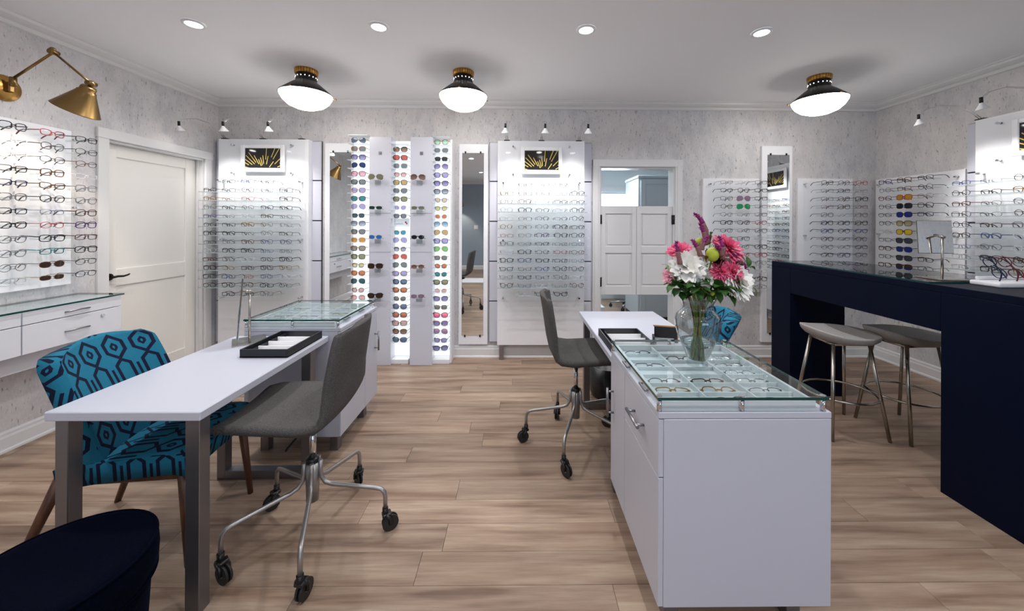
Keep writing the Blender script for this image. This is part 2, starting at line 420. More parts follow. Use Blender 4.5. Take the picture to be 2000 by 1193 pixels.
    def ball(s, c, rx, ry=None, rz=None, n=10, mi=0):
        ry = ry or rx; rz = rz or rx; k = max(4, n // 2 + 1)
        vs = []; fs = []
        for i in range(1, k):
            ph = PI * i / k
            for j in range(n):
                a = 2 * PI * j / n; vs.append((c[0] + rx * math.sin(ph) * math.cos(a), c[1] + ry * math.sin(ph) * math.sin(a), c[2] + rz * math.cos(ph)))
        vs += [(c[0], c[1], c[2] + rz), (c[0], c[1], c[2] - rz)]; t = len(vs) - 2
        for i in range(k - 2):
            for j in range(n): fs.append((i * n + j, (i + 1) * n + j, (i + 1) * n + (j + 1) % n, i * n + (j + 1) % n))
        for j in range(n): fs.append((t, j, (j + 1) % n)); fs.append((t + 1, (k - 2) * n + (j + 1) % n, (k - 2) * n + j))
        return s.add(vs, fs, mi, True)
    def mesh(s, name, mats, off=None, uv=None):
        me = bpy.data.meshes.new(name)
        vs = s.v if off is None else [(v[0] - off[0], v[1] - off[1], v[2] - off[2]) for v in s.v]
        me.from_pydata(vs, [], s.f)
        me.polygons.foreach_set('material_index', s.m); me.polygons.foreach_set('use_smooth', s.sm)
        for mt in (mats if isinstance(mats, (list, tuple)) else [mats]): me.materials.append(MAT[mt])
        bm = bmesh.new(); bm.from_mesh(me); bmesh.ops.recalc_face_normals(bm, faces=bm.faces[:]); bm.to_mesh(me); bm.free()
        if uv == 'box':
            L = me.uv_layers.new(name='UVMap')
            for p in me.polygons:
                n = p.normal; a = [abs(c) for c in n]
                for li in p.loop_indices:
                    c = me.vertices[me.loops[li].vertex_index].co
                    L.data[li].uv = (c.y, c.z) if a[0] >= max(a[1], a[2]) else ((c.x, c.z) if a[1] >= a[2] else (c.y, c.x))
        elif uv is not None:
            L = me.uv_layers.new(name='UVMap')
            for p in me.polygons:
                for li in p.loop_indices: L.data[li].uv = uv(me.vertices[me.loops[li].vertex_index].co)
        return me

def link(name, data, parent=None, loc=None):
    o = bpy.data.objects.new(name, data); COL.objects.link(o)
    if parent is not None: o.parent = parent
    if loc is not None: o.location = loc
    return o
def tag(o, label, cat, group=None):
    o['label'] = label; o['category'] = cat
    if group: o['group'] = group
    return o
def thing(name, label, cat, loc=(0, 0, 0), rz=0.0, group=None):
    o = link(name, None, None, loc); o.rotation_euler = (0, 0, rz); o.empty_display_size = 0.1
    return tag(o, label, cat, group)
WORLD = {}
def part(parent, name, b, mats, label=None, uv=None, world=True):
    """world=True: the builder holds world coordinates, the parent is an unrotated root (or its child at the origin)"""
    off = WORLD_OFF(parent) if world else None
    o = link(name, b.mesh(name, mats, off, uv), parent)
    if label: o['label'] = label
    return o
def WORLD_OFF(p):
    t = Vector((0, 0, 0))
    while p is not None: t += p.location; p = p.parent
    return t
def struct(name, b, mats, parent=None, uv=None):
    o = link(name, b.mesh(name, mats, WORLD_OFF(parent) if parent else None, uv), parent)
    if parent is None: o['kind'] = 'structure'
    return o
def single(name, b, mats, label, cat, loc=(0, 0, 0), group=None, uv=None):
    o = link(name, b.mesh(name, mats, loc, uv), None, loc); return tag(o, label, cat, group)
def copy_tree(o, parent=None):
    c = o.copy(); COL.objects.link(c); c.parent = parent
    for ch in o.children: copy_tree(ch, c)
    return c
ORD = ['first', 'second', 'third', 'fourth', 'fifth', 'sixth', 'seventh', 'eighth', 'ninth', 'tenth', 'eleventh', 'twelfth', 'thirteenth', 'fourteenth',
       'fifteenth', 'sixteenth', 'seventeenth', 'eighteenth', 'nineteenth', 'twentieth', 'twenty-first', 'twenty-second', 'twenty-third', 'twenty-fourth', 'twenty-fifth', 'twenty-sixth']

# ================================================================== THE SETTING
# ---- floor: every plank is a piece of its own
fl = link('floor', B().box(XL - 0.2, XR + 0.2, YF - 0.2, 7.2, -0.06, -0.004).mesh('floor', 'dark_reveal')); fl['kind'] = 'structure'
PW, PL = 0.148, 1.22
def plank_mesh(L):
    return B().box(0, L - 0.0012, 0, PW - 0.0012, -0.0035, 0.0, 0.0008).mesh('plank', 'floor_plank')
pm_cache = {}
row = 0
y = 2.022 + PW * 12
far_planks = B()
while y > 2.022 + PW * 12 - PW * 51:
    x = XL - (row * 0.437 % PL) if row % 3 else XL - (0.61 * (row % 2) + 0.2)
    while x < XR:
        x0, x1 = max(x, XL), min(x + PL, XR)
        if x1 - x0 > 0.03:
            if y > -0.95:
                key = round(x1 - x0, 3)
                if key not in pm_cache: pm_cache[key] = plank_mesh(key)
                link('plank', pm_cache[key], fl, (x0, y, 0))
            else:
                far_planks.box(x0, x1 - 0.0012, max(y, YF), y + PW - 0.0012, -0.0035, 0.0)
        x += PL
    row += 1; y -= PW
# last strip of planks under the back wall, and the back room floor
y = 2.022 + PW * 13
o = part(fl, 'plank_field', far_planks, 'floor_plank'); o['kind'] = 'stuff'
br = B(); yy = YB - 0.06 + 0.06
k = 0
while yy < 7.0:
    xx = 0.25 - (k * 0.37 % PL)
    while xx < 3.2:
        if min(xx + PL, 3.2) > max(xx, 0.25) + 0.02: br.box(max(xx, 0.25), min(xx + PL, 3.2) - 0.0012, yy, yy + PW - 0.0012, -0.0035, 0.0)
        xx += PL
    k += 1; yy += PW
o = part(fl, 'back_room_planks', br, 'floor_plank'); o['kind'] = 'stuff'

# ---- walls and ceiling
D2X0, D2X1, D2Z = 0.882, 1.694, 2.037
struct('wall_back', B().box(XL - 0.2, D2X0, YB, YB + 0.14, 0, ZC).box(D2X1, XR + 0.2, YB, YB + 0.14, 0, ZC).box(D2X0, D2X1, YB, YB + 0.14, D2Z, ZC), 'wallpaper')
D1Y0, D1Y1, D1Z = 2.84, 3.715, 2.065
struct('wall_left', B().box(XL - 0.2, XL, YF, D1Y0, 0, ZC).box(XL - 0.2, XL, D1Y1, YB, 0, ZC).box(XL - 0.2, XL, D1Y0, D1Y1, D1Z, ZC), 'wallpaper')
struct('wall_right', B().box(XR, XR + 0.2, YF, YB, 0, ZC), 'wallpaper')
WX0, WX1, WZ0, WZ1 = 0.35, 3.55, 0.55, 2.35
struct('wall_front', B().box(XL - 0.2, WX0, YF - 0.15, YF, 0, ZC).box(WX1, XR + 0.2, YF - 0.15, YF, 0, ZC).box(WX0, WX1, YF - 0.15, YF, 0, WZ0).box(WX0, WX1, YF - 0.15, YF, WZ1, ZC), 'front_wall_paint')
struct('ceiling', B().box(XL - 0.2, XR + 0.2, YF - 0.2, YB + 0.14, ZC, ZC + 0.1), 'ceiling_paint')
# window behind the photographer
w1 = link('window_1', None, None, (1.95, YF, WZ0)); w1['kind'] = 'structure'
for x in (WX0, (WX0 + WX1) / 2 - 0.03, WX1 - 0.06): part(w1, 'window_frame', B().box(x, x + 0.06, YF - 0.10, YF - 0.03, WZ0, WZ1), 'trim_white')
for z in (WZ0, WZ1 - 0.06): part(w1, 'window_frame', B().box(WX0 + 0.06, WX1 - 0.06, YF - 0.10, YF - 0.03, z, z + 0.06), 'trim_white')
for x in (WX0 + 0.06, (WX0 + WX1) / 2 + 0.03): part(w1, 'window_pane', B().box(x, x + 1.51, YF - 0.075, YF - 0.065, WZ0 + 0.06, WZ1 - 0.06), 'window_glass')

# ---- crown moulding and baseboards (profile: distance from wall, height)
crown = [(0, ZC), (0.085, ZC), (0.085, ZC - 0.008), (0.072, ZC - 0.014), (0.066, ZC - 0.030), (0.045, ZC - 0.044), (0.022, ZC - 0.052), (0.016, ZC - 0.066), (0.016, ZC - 0.074), (0.006, ZC - 0.078), (0, ZC - 0.078)]
def run_y(prof, side, y0, y1):
    s_ = 1 if side < 0 else -1; X = XL if side < 0 else XR
    return B().prism([(X + s_ * d, z) for d, z in prof], 'y', y0, y1)
def run_x(prof, Y, s_, x0, x1): return B().prism([(Y + s_ * d, z) for d, z in prof], 'x', x0, x1)
struct('trim_1', run_x(crown, YB, -1, XL, XR), 'trim_white')
struct('trim_2', run_y(crown, -1, YF, YB), 'trim_white')
struct('trim_3', run_y(crown, 1, YF, YB), 'trim_white')
struct('trim_4', run_x(crown, YF, 1, XL, XR), 'trim_white')
base = [(0, 0), (0.018, 0), (0.018, 0.085), (0.013, 0.098), (0.013, 0.112), (0.006, 0.122), (0, 0.124)]
shoe = [(0.018, 0), (0.030, 0), (0.029, 0.012), (0.022, 0.019), (0.018, 0.02)]
bb = run_x(base, YB, -1, XL, 0.805); bb2 = run_x(base, YB, -1, 1.765, XR)
o = struct('baseboard_back', B().add(bb.v, bb.f).add(bb2.v, bb2.f), 'trim_white')
for a, b_ in ((XL, 0.805), (1.765, XR)): struct('shoe_moulding', run_x(shoe, YB, -1, a, b_), 'trim_white', o)
o = struct('baseboard_left', run_y(base, -1, YF, 2.768), 'trim_white'); struct('shoe_moulding', run_y(shoe, -1, YF, 2.768), 'trim_white', o)
o = struct('baseboard_right', run_y(base, 1, YF, YB), 'trim_white'); struct('shoe_moulding', run_y(shoe, 1, YF, YB), 'trim_white', o)
struct('baseboard_front', run_x(base, YF, 1, XL, XR), 'trim_white')

# ---- door_1: closed two-panel door in the left wall
d1 = link('door_1', None, None, (XL, (D1Y0 + D1Y1) / 2, 0)); d1['kind'] = 'structure'
cx0, cx1 = XL - 0.001, XL + 0.02
part(d1, 'door_casing', B().box(cx0, cx1, D1Y0 - 0.072, D1Y0 + 0.004, 0, D1Z + 0.07, 0.003), 'trim_white')
part(d1, 'door_casing', B().box(cx0, cx1, D1Y1 - 0.004, D1Y1 + 0.072, 0, D1Z + 0.07, 0.003), 'trim_white')
part(d1, 'door_casing', B().box(cx0, cx1 + 0.004, D1Y0 - 0.078, D1Y1 + 0.078, D1Z - 0.004, D1Z + 0.074, 0.003), 'trim_white')
part(d1, 'door_jamb', B().box(XL - 0.13, XL - 0.002, D1Y1 - 0.02, D1Y1, 0, D1Z), 'trim_white')
part(d1, 'door_jamb', B().box(XL - 0.13, XL - 0.002, D1Y0, D1Y0 + 0.02, 0, D1Z), 'trim_white')
part(d1, 'door_jamb', B().box(XL - 0.13, XL - 0.002, D1Y0 + 0.02, D1Y1 - 0.02, D1Z - 0.02, D1Z), 'trim_white')
part(d1, 'door_stop', B().box(XL - 0.05, XL - 0.035, D1Y1 - 0.032, D1Y1 - 0.02, 0, D1Z - 0.02), 'trim_white')
ly0, ly1, lx = D1Y0 + 0.022, D1Y1 - 0.022, XL - 0.068
leaf = part(d1, 'door_leaf', B().box(lx - 0.045, lx - 0.012, ly0, ly1, 0.01, D1Z - 0.022), 'door_white')
def frame_rails(y0, y1, zs, x0, x1, stile=0.11):
    """stiles and rails around sunken panels"""
    b = B().box(x0, x1, y0, y0 + stile, zs[0], zs[-1], 0.002).box(x0, x1, y1 - stile, y1, zs[0], zs[-1], 0.002)
    return b
fr = frame_rails(ly0, ly1, [0.01, D1Z - 0.022], lx - 0.012, lx)
for z0, z1 in ((0.01, 0.20), (0.905, 1.04), (1.945, D1Z - 0.022)): fr.box(lx - 0.012, lx, ly0 + 0.11, ly1 - 0.11, z0, z1, 0.002)
part(leaf, 'stiles_and_rails', fr, 'door_white')
hd = B().cyl((lx, ly0 + 0.055, 0.985), (lx + 0.012, ly0 + 0.055, 0.985), 0.027).cyl((lx + 0.01, ly0 + 0.055, 0.985), (lx + 0.05, ly0 + 0.055, 0.985), 0.009)
hd.tube([(lx + 0.048, ly0 + 0.048, 0.985), (lx + 0.05, ly0 + 0.08, 0.988), (lx + 0.05, ly0 + 0.12, 0.984), (lx + 0.048, ly0 + 0.155, 0.990), (lx + 0.048, ly0 + 0.168, 0.997)], [0.010, 0.009, 0.008, 0.007, 0.005], 8)
part(leaf, 'lever_handle', hd, 'bronze_dark', 'dark bronze lever handle')

# ---- door_2: saloon half doors to the back room
d2 = link('door_2', None, None, ((D2X0 + D2X1) / 2, YB, 0)); d2['kind'] = 'structure'
for x0, x1 in ((D2X0 - 0.077, D2X0 + 0.004), (D2X1 - 0.004, D2X1 + 0.073)):
    part(d2, 'door_casing', B().box(x0, x1, YB - 0.02, YB + 0.001, 0, D2Z + 0.07, 0.003).box(x0 + 0.02, x1 - 0.02, YB - 0.026, YB - 0.019, 0, D2Z + 0.05, 0.003), 'trim_white')
part(d2, 'door_casing', B().box(D2X0 - 0.077, D2X1 + 0.073, YB - 0.024, YB + 0.001, D2Z - 0.004, D2Z + 0.074, 0.003), 'trim_white')
for x0, x1 in ((D2X0, D2X0 + 0.018), (D2X1 - 0.018, D2X1)): part(d2, 'door_jamb', B().box(x0, x1, YB, YB + 0.14, 0, D2Z), 'trim_white')
part(d2, 'door_jamb', B().box(D2X0 + 0.018, D2X1 - 0.018, YB, YB + 0.14, D2Z - 0.018, D2Z), 'trim_white')
xm = (D2X0 + D2X1) / 2
for x0, x1, hs in ((D2X0 + 0.022, xm - 0.002, -1), (xm + 0.002, D2X1 - 0.022, 1)):
    lf = part(d2, 'half_door_leaf', B().box(x0, x1, YB + 0.035, YB + 0.058, 0.66, 1.615), 'trim_white')
    st = 0.048
    b = B().box(x0, x0 + st, YB + 0.022, YB + 0.036, 0.66, 1.615, 0.002).box(x1 - st, x1, YB + 0.022, YB + 0.036, 0.66, 1.615, 0.002)
    for z0, z1 in ((0.66, 0.752), (1.108, 1.180), (1.533, 1.615)): b.box(x0 + st, x1 - st, YB + 0.022, YB + 0.036, z0, z1, 0.002)
    part(lf, 'stiles_and_rails', b, 'trim_white')
    for z0, z1 in ((0.752, 1.108), (1.180, 1.533)):
        part(lf, 'raised_panel', B().box(x0 + st + 0.018, x1 - st - 0.018, YB + 0.027, YB + 0.036, z0 + 0.018, z1 - 0.018, 0.006), 'trim_white')
    hx = x0 - 0.012 if hs < 0 else x1 + 0.012
    for z in (0.80, 1.47): part(lf, 'spring_hinge', B().box(hx - 0.02, hx + 0.02, YB + 0.008, YB + 0.034, z - 0.052, z + 0.052, 0.006).cyl((hx, YB + 0.008, z - 0.05), (hx, YB + 0.008, z + 0.05), 0.012), 'black_metal')

# ---- back room beyond the half doors
struct('wall_back_room', B().box(0.05, 0.25, YB + 0.14, 7.0, 0, 2.5).box(3.2, 3.4, YB + 0.14, 7.0, 0, 2.5).box(0.25, 1.35, 6.9, 7.05, 0, 2.5).box(2.15, 3.2, 6.9, 7.05, 0, 2.5).box(1.35, 2.15, 6.9, 7.05, 0, 1.15).box(1.35, 2.15, 6.9, 7.05, 2.05, 2.5), 'back_room_wall')
struct('ceiling_back_room', B().box(0.05, 3.4, YB + 0.14, 7.05, 2.5, 2.6), 'ceiling_paint')
w2 = link('window_2', None, None, (1.75, 6.9, 1.15)); w2['kind'] = 'structure'
part(w2, 'window_casing', B().box(1.27, 1.35, 6.87, 6.9, 1.07, 2.13).box(2.15, 2.23, 6.87, 6.9, 1.07, 2.13).box(1.35, 2.15, 6.87, 6.9, 2.05, 2.13).box(1.35, 2.15, 6.87, 6.9, 1.07, 1.15), 'trim_white')
part(w2, 'window_pane', B().box(1.35, 2.15, 6.99, 7.0, 1.15, 2.05), 'window_glass')
for k in range(15):
    z = 2.0 - k * 0.058
    bl = B().prism([(6.925, z), (6.965, z + 0.022), (6.966, z + 0.025), (6.926, z + 0.003)], 'x', 1.37, 2.13)
    part(w2, 'blind_slat', bl, 'blind_white')
part(w2, 'blind_headrail', B().box(1.36, 2.14, 6.92, 6.97, 2.015, 2.048), 'blind_white')
for nm, x0, x1, y0, y1, z1 in (('storage_cabinet', 1.72, 2.5, 5.15, 5.75, 2.08),):
    t = thing('storage_cabinet', 'tall pale blue cabinet seen above the saloon half doors', 'cabinet', ((x0 + x1) / 2, (y0 + y1) / 2, 0))
    part(t, 'toe_kick', B().box(x0 + 0.01, x1 - 0.01, y0 + 0.05, y1, 0, 0.10), 'dark_reveal')
    part(t, 'carcass', B().box(x0, x1, y0, y1, 0.10, z1, 0.003), 'back_room_cabinet')
    part(t, 'cornice', B().box(x0 - 0.015, x1 + 0.015, y0 - 0.03, y1, z1, z1 + 0.035, 0.006), 'back_room_cabinet')
    for z0, zz in ((0.12, 0.80), (0.82, z1 - 0.02)):
        b = B().box(x0 + 0.03, x1 - 0.03, y0 - 0.008, y0, z0, zz)
        dr = part(t, 'cabinet_door', b, 'back_room_cabinet')
        b = B().box(x0 + 0.03, x0 + 0.10, y0 - 0.02, y0 - 0.008, z0, zz, 0.002).box(x1 - 0.10, x1 - 0.03, y0 - 0.02, y0 - 0.008, z0, zz, 0.002)
        b.box(x0 + 0.10, x1 - 0.10, y0 - 0.02, y0 - 0.008, z0, z0 + 0.07, 0.002).box(x0 + 0.10, x1 - 0.10, y0 - 0.02, y0 - 0.008, zz - 0.07, zz, 0.002)
        part(dr, 'shaker_frame', b, 'back_room_cabinet')
t = thing('carton', 'small white carton with green flap on the floor under the half doors', 'box', (1.17, 5.6, 0))
part(t, 'carton_body', B().box(1.02, 1.32, 5.45, 5.75, 0, 0.17, 0.003), 'carton_white')
part(t, 'carton_flap', B().prism([(5.45, 0.17), (5.47, 0.26), (5.474, 0.26), (5.455, 0.17)], 'x', 1.02, 1.18), 'carton_green')
t = thing('swivel_chair', 'chrome five-star chair base standing in the back room', 'chair', (1.9, 6.15, 0))
for k in range(5):
    a = R(18 + 72 * k); c, s_ = math.cos(a), math.sin(a)
    part(t, 'base_arm', B().tube([(0.03 * c, 0.03 * s_, 0.115), (0.16 * c, 0.16 * s_, 0.10), (0.30 * c, 0.30 * s_, 0.075)], [0.02, 0.016, 0.012], 8), 'chrome', world=False)
    cs = part(t, 'caster', B().cyl((0.30 * c, 0.30 * s_, 0.05), (0.30 * c, 0.30 * s_, 0.075), 0.010), 'black_plastic', world=False)
    part(cs, 'wheel', B().cyl((0.30 * c - 0.022 * s_, 0.30 * s_ + 0.022 * c, 0.027), (0.30 * c + 0.022 * s_, 0.30 * s_ - 0.022 * c, 0.027), 0.027, 14), 'black_rubber', world=False)
part(t, 'gas_column', B().cyl((0, 0, 0.09), (0, 0, 0.42), 0.024), 'chrome', world=False)
part(t, 'seat', B().box(-0.24, 0.24, -0.24, 0.24, 0.42, 0.50, 0.03, seg=3), 'black_leatherette', world=False)
part(t, 'backrest', B().box(-0.22, 0.22, 0.21, 0.27, 0.50, 0.95, 0.025, seg=3), 'black_leatherette', world=False)

# ================================================================== CEILING LAMPS
LX = (-2.12, -0.92, 0.455, 1.645)
names4 = ['leftmost', 'second from left', 'third from left', 'rightmost']
def downlight(x, y, label, power):
    t = thing('recessed_downlight', label, 'ceiling light', (x, y, ZC - 0.004), 0, 'recessed ceiling downlights')
    part(t, 'trim_ring', B().lathe([(0.046, 0.0), (0.047, -0.005), (0.062, -0.004), (0.064, 0.0035)], 28), 'lamp_white', world=False)
    part(t, 'diffuser', B().lathe([(0.046, -0.001), (0.0005, -0.0015)], 28, cap1=True), 'downlight_glow', world=False)
    l = bpy.data.lights.new('downlight_beam', 'AREA'); l.shape = 'DISK'; l.size = 0.085; l.energy = power; l.color = (0.98, 0.98, 1.0); l.spread = R(150)
    o = bpy.data.objects.new('downlight_beam', l); COL.objects.link(o); o.parent = t; o.location = (0, 0, -0.009)
for i, x in enumerate(LX): downlight(x, 2.40 + 0.012 * i, 'round white recessed ceiling light, %s of the four in a row' % names4[i], 7.0)
for j, yy in enumerate((0.45, -1.5)):
    for i, x in enumerate(LX): downlight(x, yy, 'white recessed ceiling light out of frame, %s in the %s row behind' % (names4[i], ['nearer', 'farther'][j]), [5.5, 5.0][j])
bl_ = thing('recessed_downlight', 'added round ceiling light inside the back room, out of view', 'ceiling light', (1.3, 5.2, 2.496))  # unseen lamp added to brighten the back room
part(bl_, 'diffuser', B().lathe([(0.07, 0.003), (0.07, -0.003), (0.0005, -0.006)], 24, cap1=True), 'downlight_glow', world=False)
l = bpy.data.lights.new('downlight_beam', 'AREA'); l.shape = 'DISK'; l.size = 0.12; l.energy = 12; l.color = (0.86, 0.93, 1.0)
o = bpy.data.objects.new('downlight_beam', l); COL.objects.link(o); o.parent = bl_; o.location = (0, 0, -0.012)
def flush_lamp(x, y, label):
    t = thing('flush_ceiling_lamp', label, 'ceiling lamp', (x, y, ZC), 0, 'black and brass flush ceiling lamps')
    part(t, 'canopy_ring', B().lathe([(0.088, 0.0), (0.09, -0.004), (0.088, -0.038), (0.082, -0.040)], 40, cap0=True, cap1=True), 'brass_fluted', world=False)
    sh = part(t, 'shade', B().lathe([(0.078, -0.038), (0.080, -0.042), (0.081, -0.098), (0.086, -0.106), (0.118, -0.130), (0.168, -0.172), (0.205, -0.205), (0.207, -0.212), (0.203, -0.212), (0.164, -0.178), (0.115, -0.137), (0.078, -0.104), (0.074, -0.04)], 48), 'black_metal', world=False)
    vh = B()
    for k in range(16):
        a = 2 * PI * k / 16; vh.ball((0.080 * math.cos(a), 0.080 * math.sin(a), -0.068), 0.0034, n=6)
    part(sh, 'vent_holes', vh, 'bulb_glow', world=False)['kind'] = 'stuff'
    part(t, 'glass_bowl', B().lathe([(0.202, -0.208), (0.198, -0.226), (0.178, -0.262), (0.140, -0.298), (0.085, -0.322), (0.03, -0.332), (0.001, -0.333)], 40), 'lamp_glow', world=False)
    for k in range(3):
        a = R(30 + 120 * k); c, s_ = math.cos(a), math.sin(a)
        part(t, 'thumbscrew', B().cyl((0.203 * c, 0.203 * s_, -0.212), (0.222 * c, 0.222 * s_, -0.212), 0.005, 8).ball((0.224 * c, 0.224 * s_, -0.212), 0.008, n=8), 'brass', world=False)
flush_lamp(-1.80, 3.115, 'black and brass flush ceiling lamp, left of the three')
flush_lamp(-0.466, 3.12, 'black and brass flush ceiling lamp, middle one above the sunglass columns')
flush_lamp(2.645, 3.16, 'black and brass flush ceiling lamp, rightmost, above the tall narrow mirror')

# ---- brass swing-arm wall sconce over the left board
def sconce(loc, rz, label, power):
    """local +x points out from the wall"""
    t = thing('swing_arm_sconce', label, 'wall lamp', loc, rz)
    part(t, 'wall_plate', B().lathe([(0.0, 0.0), (0.078, 0.0), (0.080, 0.006), (0.074, 0.014), (0.052, 0.018), (0.03, 0.026), (0.0, 0.028)], 32, mat=Matrix.Rotation(PI / 2, 3, 'Y')), 'brass_bright', world=False)
    part(t, 'pivot_block', B().box(0.02, 0.055, -0.014, 0.014, -0.028, 0.035, 0.006).cyl((0.06, 0, 0.01), (0.06, 0, 0.065), 0.016, 14), 'brass', world=False)
    e0, e1, e2 = Vector((0.065, 0, 0.062)), Vector((0.305, 0, 0.222)), Vector((0.535, 0, 0.030))
    part(t, 'lower_arm', B().cyl(e0, e1, 0.0075, 12), 'brass', world=False)
    part(t, 'elbow_knuckle', B().cyl(e1 + Vector((0, -0.022, 0)), e1 + Vector((0, 0.022, 0)), 0.016, 14).ball(e1 + Vector((-0.006, 0, 0.016)), 0.016), 'brass', world=False)
    part(t, 'upper_arm', B().cyl(e1, e2, 0.0065, 12), 'brass', world=False)
    part(t, 'shade_knuckle', B().cyl(e2 + Vector((0, -0.024, 0)), e2 + Vector((0, 0.024, 0)), 0.015, 14).ball(e2, 0.02), 'brass', world=False)
    ax = Vector((-0.49, 0, -0.87)).normalized()
    q = Vector((0, 0, -1)).rotation_difference(ax).to_matrix()
    c = e2 + ax * 0.018
    sh = part(t, 'shade', B().lathe([(0.0, 0.0), (0.030, -0.002), (0.036, -0.012), (0.036, -0.03), (0.043, -0.036), (0.045, -0.046), (0.107, -0.168), (0.110, -0.172), (0.106, -0.171), (0.042, -0.050), (0.030, -0.034), (0.0, -0.03)], 40, tuple(c), mat=q), 'brass', world=False)
    part(t, 'bulb', B().ball(tuple(c + ax * 0.10), 0.026, n=12), 'bulb_glow', world=False)
    l = bpy.data.lights.new('sconce_bulb', 'SPOT'); l.energy = power; l.color = (1.0, 0.86, 0.70); l.spot_size = R(84); l.spot_blend = 0.5; l.shadow_soft_size = 0.03
    o = bpy.data.objects.new('sconce_bulb', l); COL.objects.link(o); o.parent = t; o.location = c + ax * 0.135
    o.rotation_euler = Vector((0, 0, -1)).rotation_difference(ax).to_euler()
sconce((XL, 2.275, 2.245), 0.0, 'brass swing-arm lamp reaching out over the left wall of glasses', 16)
sconce((-1.75, YF, 2.0), PI / 2, 'brass swing-arm lamp on the wall behind, seen in the middle mirror', 12)

# ================================================================== EYEWEAR
def superell(a, b, n, k=22, skew=0.0, cat=0.0, drop=0.0):
    """closed lens outline (x outward, z up) centred on the lens"""
    pts = []
    for i in range(k):
        t = 2 * PI * i / k; c, s_ = math.cos(t), math.sin(t)
        x = a * math.copysign(abs(c) ** (2 / n), c); z = b * math.copysign(abs(s_) ** (2 / n), s_)
        if z > 0 and x > 0: z += cat * (x / a) ** 2
        x += skew * z
        if drop and z < 0: x += drop * (-z / b) * a * 0.35; z *= 1.0 + 0.12 * (x > 0)
        pts.append((x, z))
    return pts
SHAPES = {  # outline, lens centre offset, rim radius
    'rectangular': (superell(0.0262, 0.0165, 4.0), 0.0345, 0.0019),
    'oval': (superell(0.0255, 0.0185, 2.3), 0.0340, 0.0015),
    'round': (superell(0.0230, 0.0220, 2.0), 0.0325, 0.0016),
    'square': (superell(0.0262, 0.0205, 3.2), 0.0345, 0.0022),
    'cat-eye': (superell(0.0262, 0.0180, 2.7, cat=0.006), 0.0345, 0.0021),
    'panto': (superell(0.0245, 0.0210, 2.5, skew=0.10), 0.0335, 0.0019),
    'slim': (superell(0.0258, 0.0150, 3.0), 0.0340, 0.0011),
    'aviator': (superell(0.0305, 0.0258, 2.4, drop=0.5), 0.0385, 0.0011),
    'wide': (superell(0.0312, 0.0245, 3.0), 0.0390, 0.0023),
    'butterfly': (superell(0.0312, 0.0245, 2.5, cat=0.005), 0.0390, 0.0022),
}
YW = 1.15
EYE = {}
def eye_meshes(shape):
    if shape in EYE: return EYE[shape]
    out, cx, r = SHAPES[shape]; r *= 1.22
    wrap = lambda x: YW * x * x
    f = B(); lens = []
    xo = cx + max(p[0] for p in out)
    for sgn in (-1, 1):
        path = [(sgn * (cx + x), wrap(cx + x), z) for x, z in out]
        f.tube(path, r, 5, closed=True)
        lb = B(); ring = [(sgn * (cx + x * 0.97), wrap(cx + x * 0.97), z * 0.97) for x, z in out]; n = len(ring)
        lb.add(ring + [(sgn * cx, wrap(cx) - 0.0025, 0)], [(i, (i + 1) % n, n) for i in range(n)], 0, True); lens.append(lb)
        f.tube([(sgn * (xo - 0.002), wrap(xo), 0.009), (sgn * (xo + 0.005), wrap(xo) + 0.002, 0.0095), (sgn * (xo + 0.006), wrap(xo) + 0.006, 0.0095)], r * 1.25, 5)
        f.tube([(sgn * (cx - 0.021), 0.001, -0.004), (sgn * (cx - 0.0245), 0.006, -0.009)], r * 1.3, 5)
    xi = cx - max(p[0] for p in out) + 0.002
    f.tube([(-xi - 0.002, wrap(xi), 0.002), (-xi * 0.5, 0, 0.0065), (xi * 0.5, 0, 0.0065), (xi + 0.002, wrap(xi), 0.002)], r * 1.2, 5)
    tm = []
    for sgn in (-1, 1):
        h = xo + 0.006; y0 = wrap(xo) + 0.005
        tm.append(((sgn * h, y0, 0.0095), B().tube([(0, 0, 0), (sgn * 0.002, 0.045, 0.0), (sgn * 0.001, 0.090, -0.001), (-sgn * 0.001, 0.108, -0.006), (-sgn * 0.004, 0.124, -0.017), (-sgn * 0.006, 0.137, -0.029)], [r * 1.2, r * 1.2, r * 1.2, r * 1.35, r * 1.5, r * 1.3], 5).mesh('temple', 'black_plastic')))
    EYE[shape] = (f.mesh('frame', 'black_plastic'), [l.mesh('lens', 'clear_lens') for l in lens], tm)
    return EYE[shape]
FRAMES = {'black': rgb(18, 18, 20), 'charcoal': rgb(52, 52, 58), 'brown': rgb(74, 44, 30), 'tortoise': rgb(88, 54, 28), 'navy': rgb(26, 32, 66), 'red': rgb(150, 24, 38),
          'grey': rgb(118, 118, 124), 'clear': rgb(196, 198, 204), 'gold': rgb(170, 132, 74), 'silver': rgb(150, 150, 154), 'purple': rgb(74, 40, 96), 'blue': rgb(64, 74, 128), 'burgundy': rgb(96, 26, 40), 'teal': rgb(20, 110, 120), 'amber': rgb(176, 112, 40)}
for k, c in FRAMES.items(): plain('frame_' + k, c, 0.22, 0.9 if k in ('gold', 'silver') else 0.0)
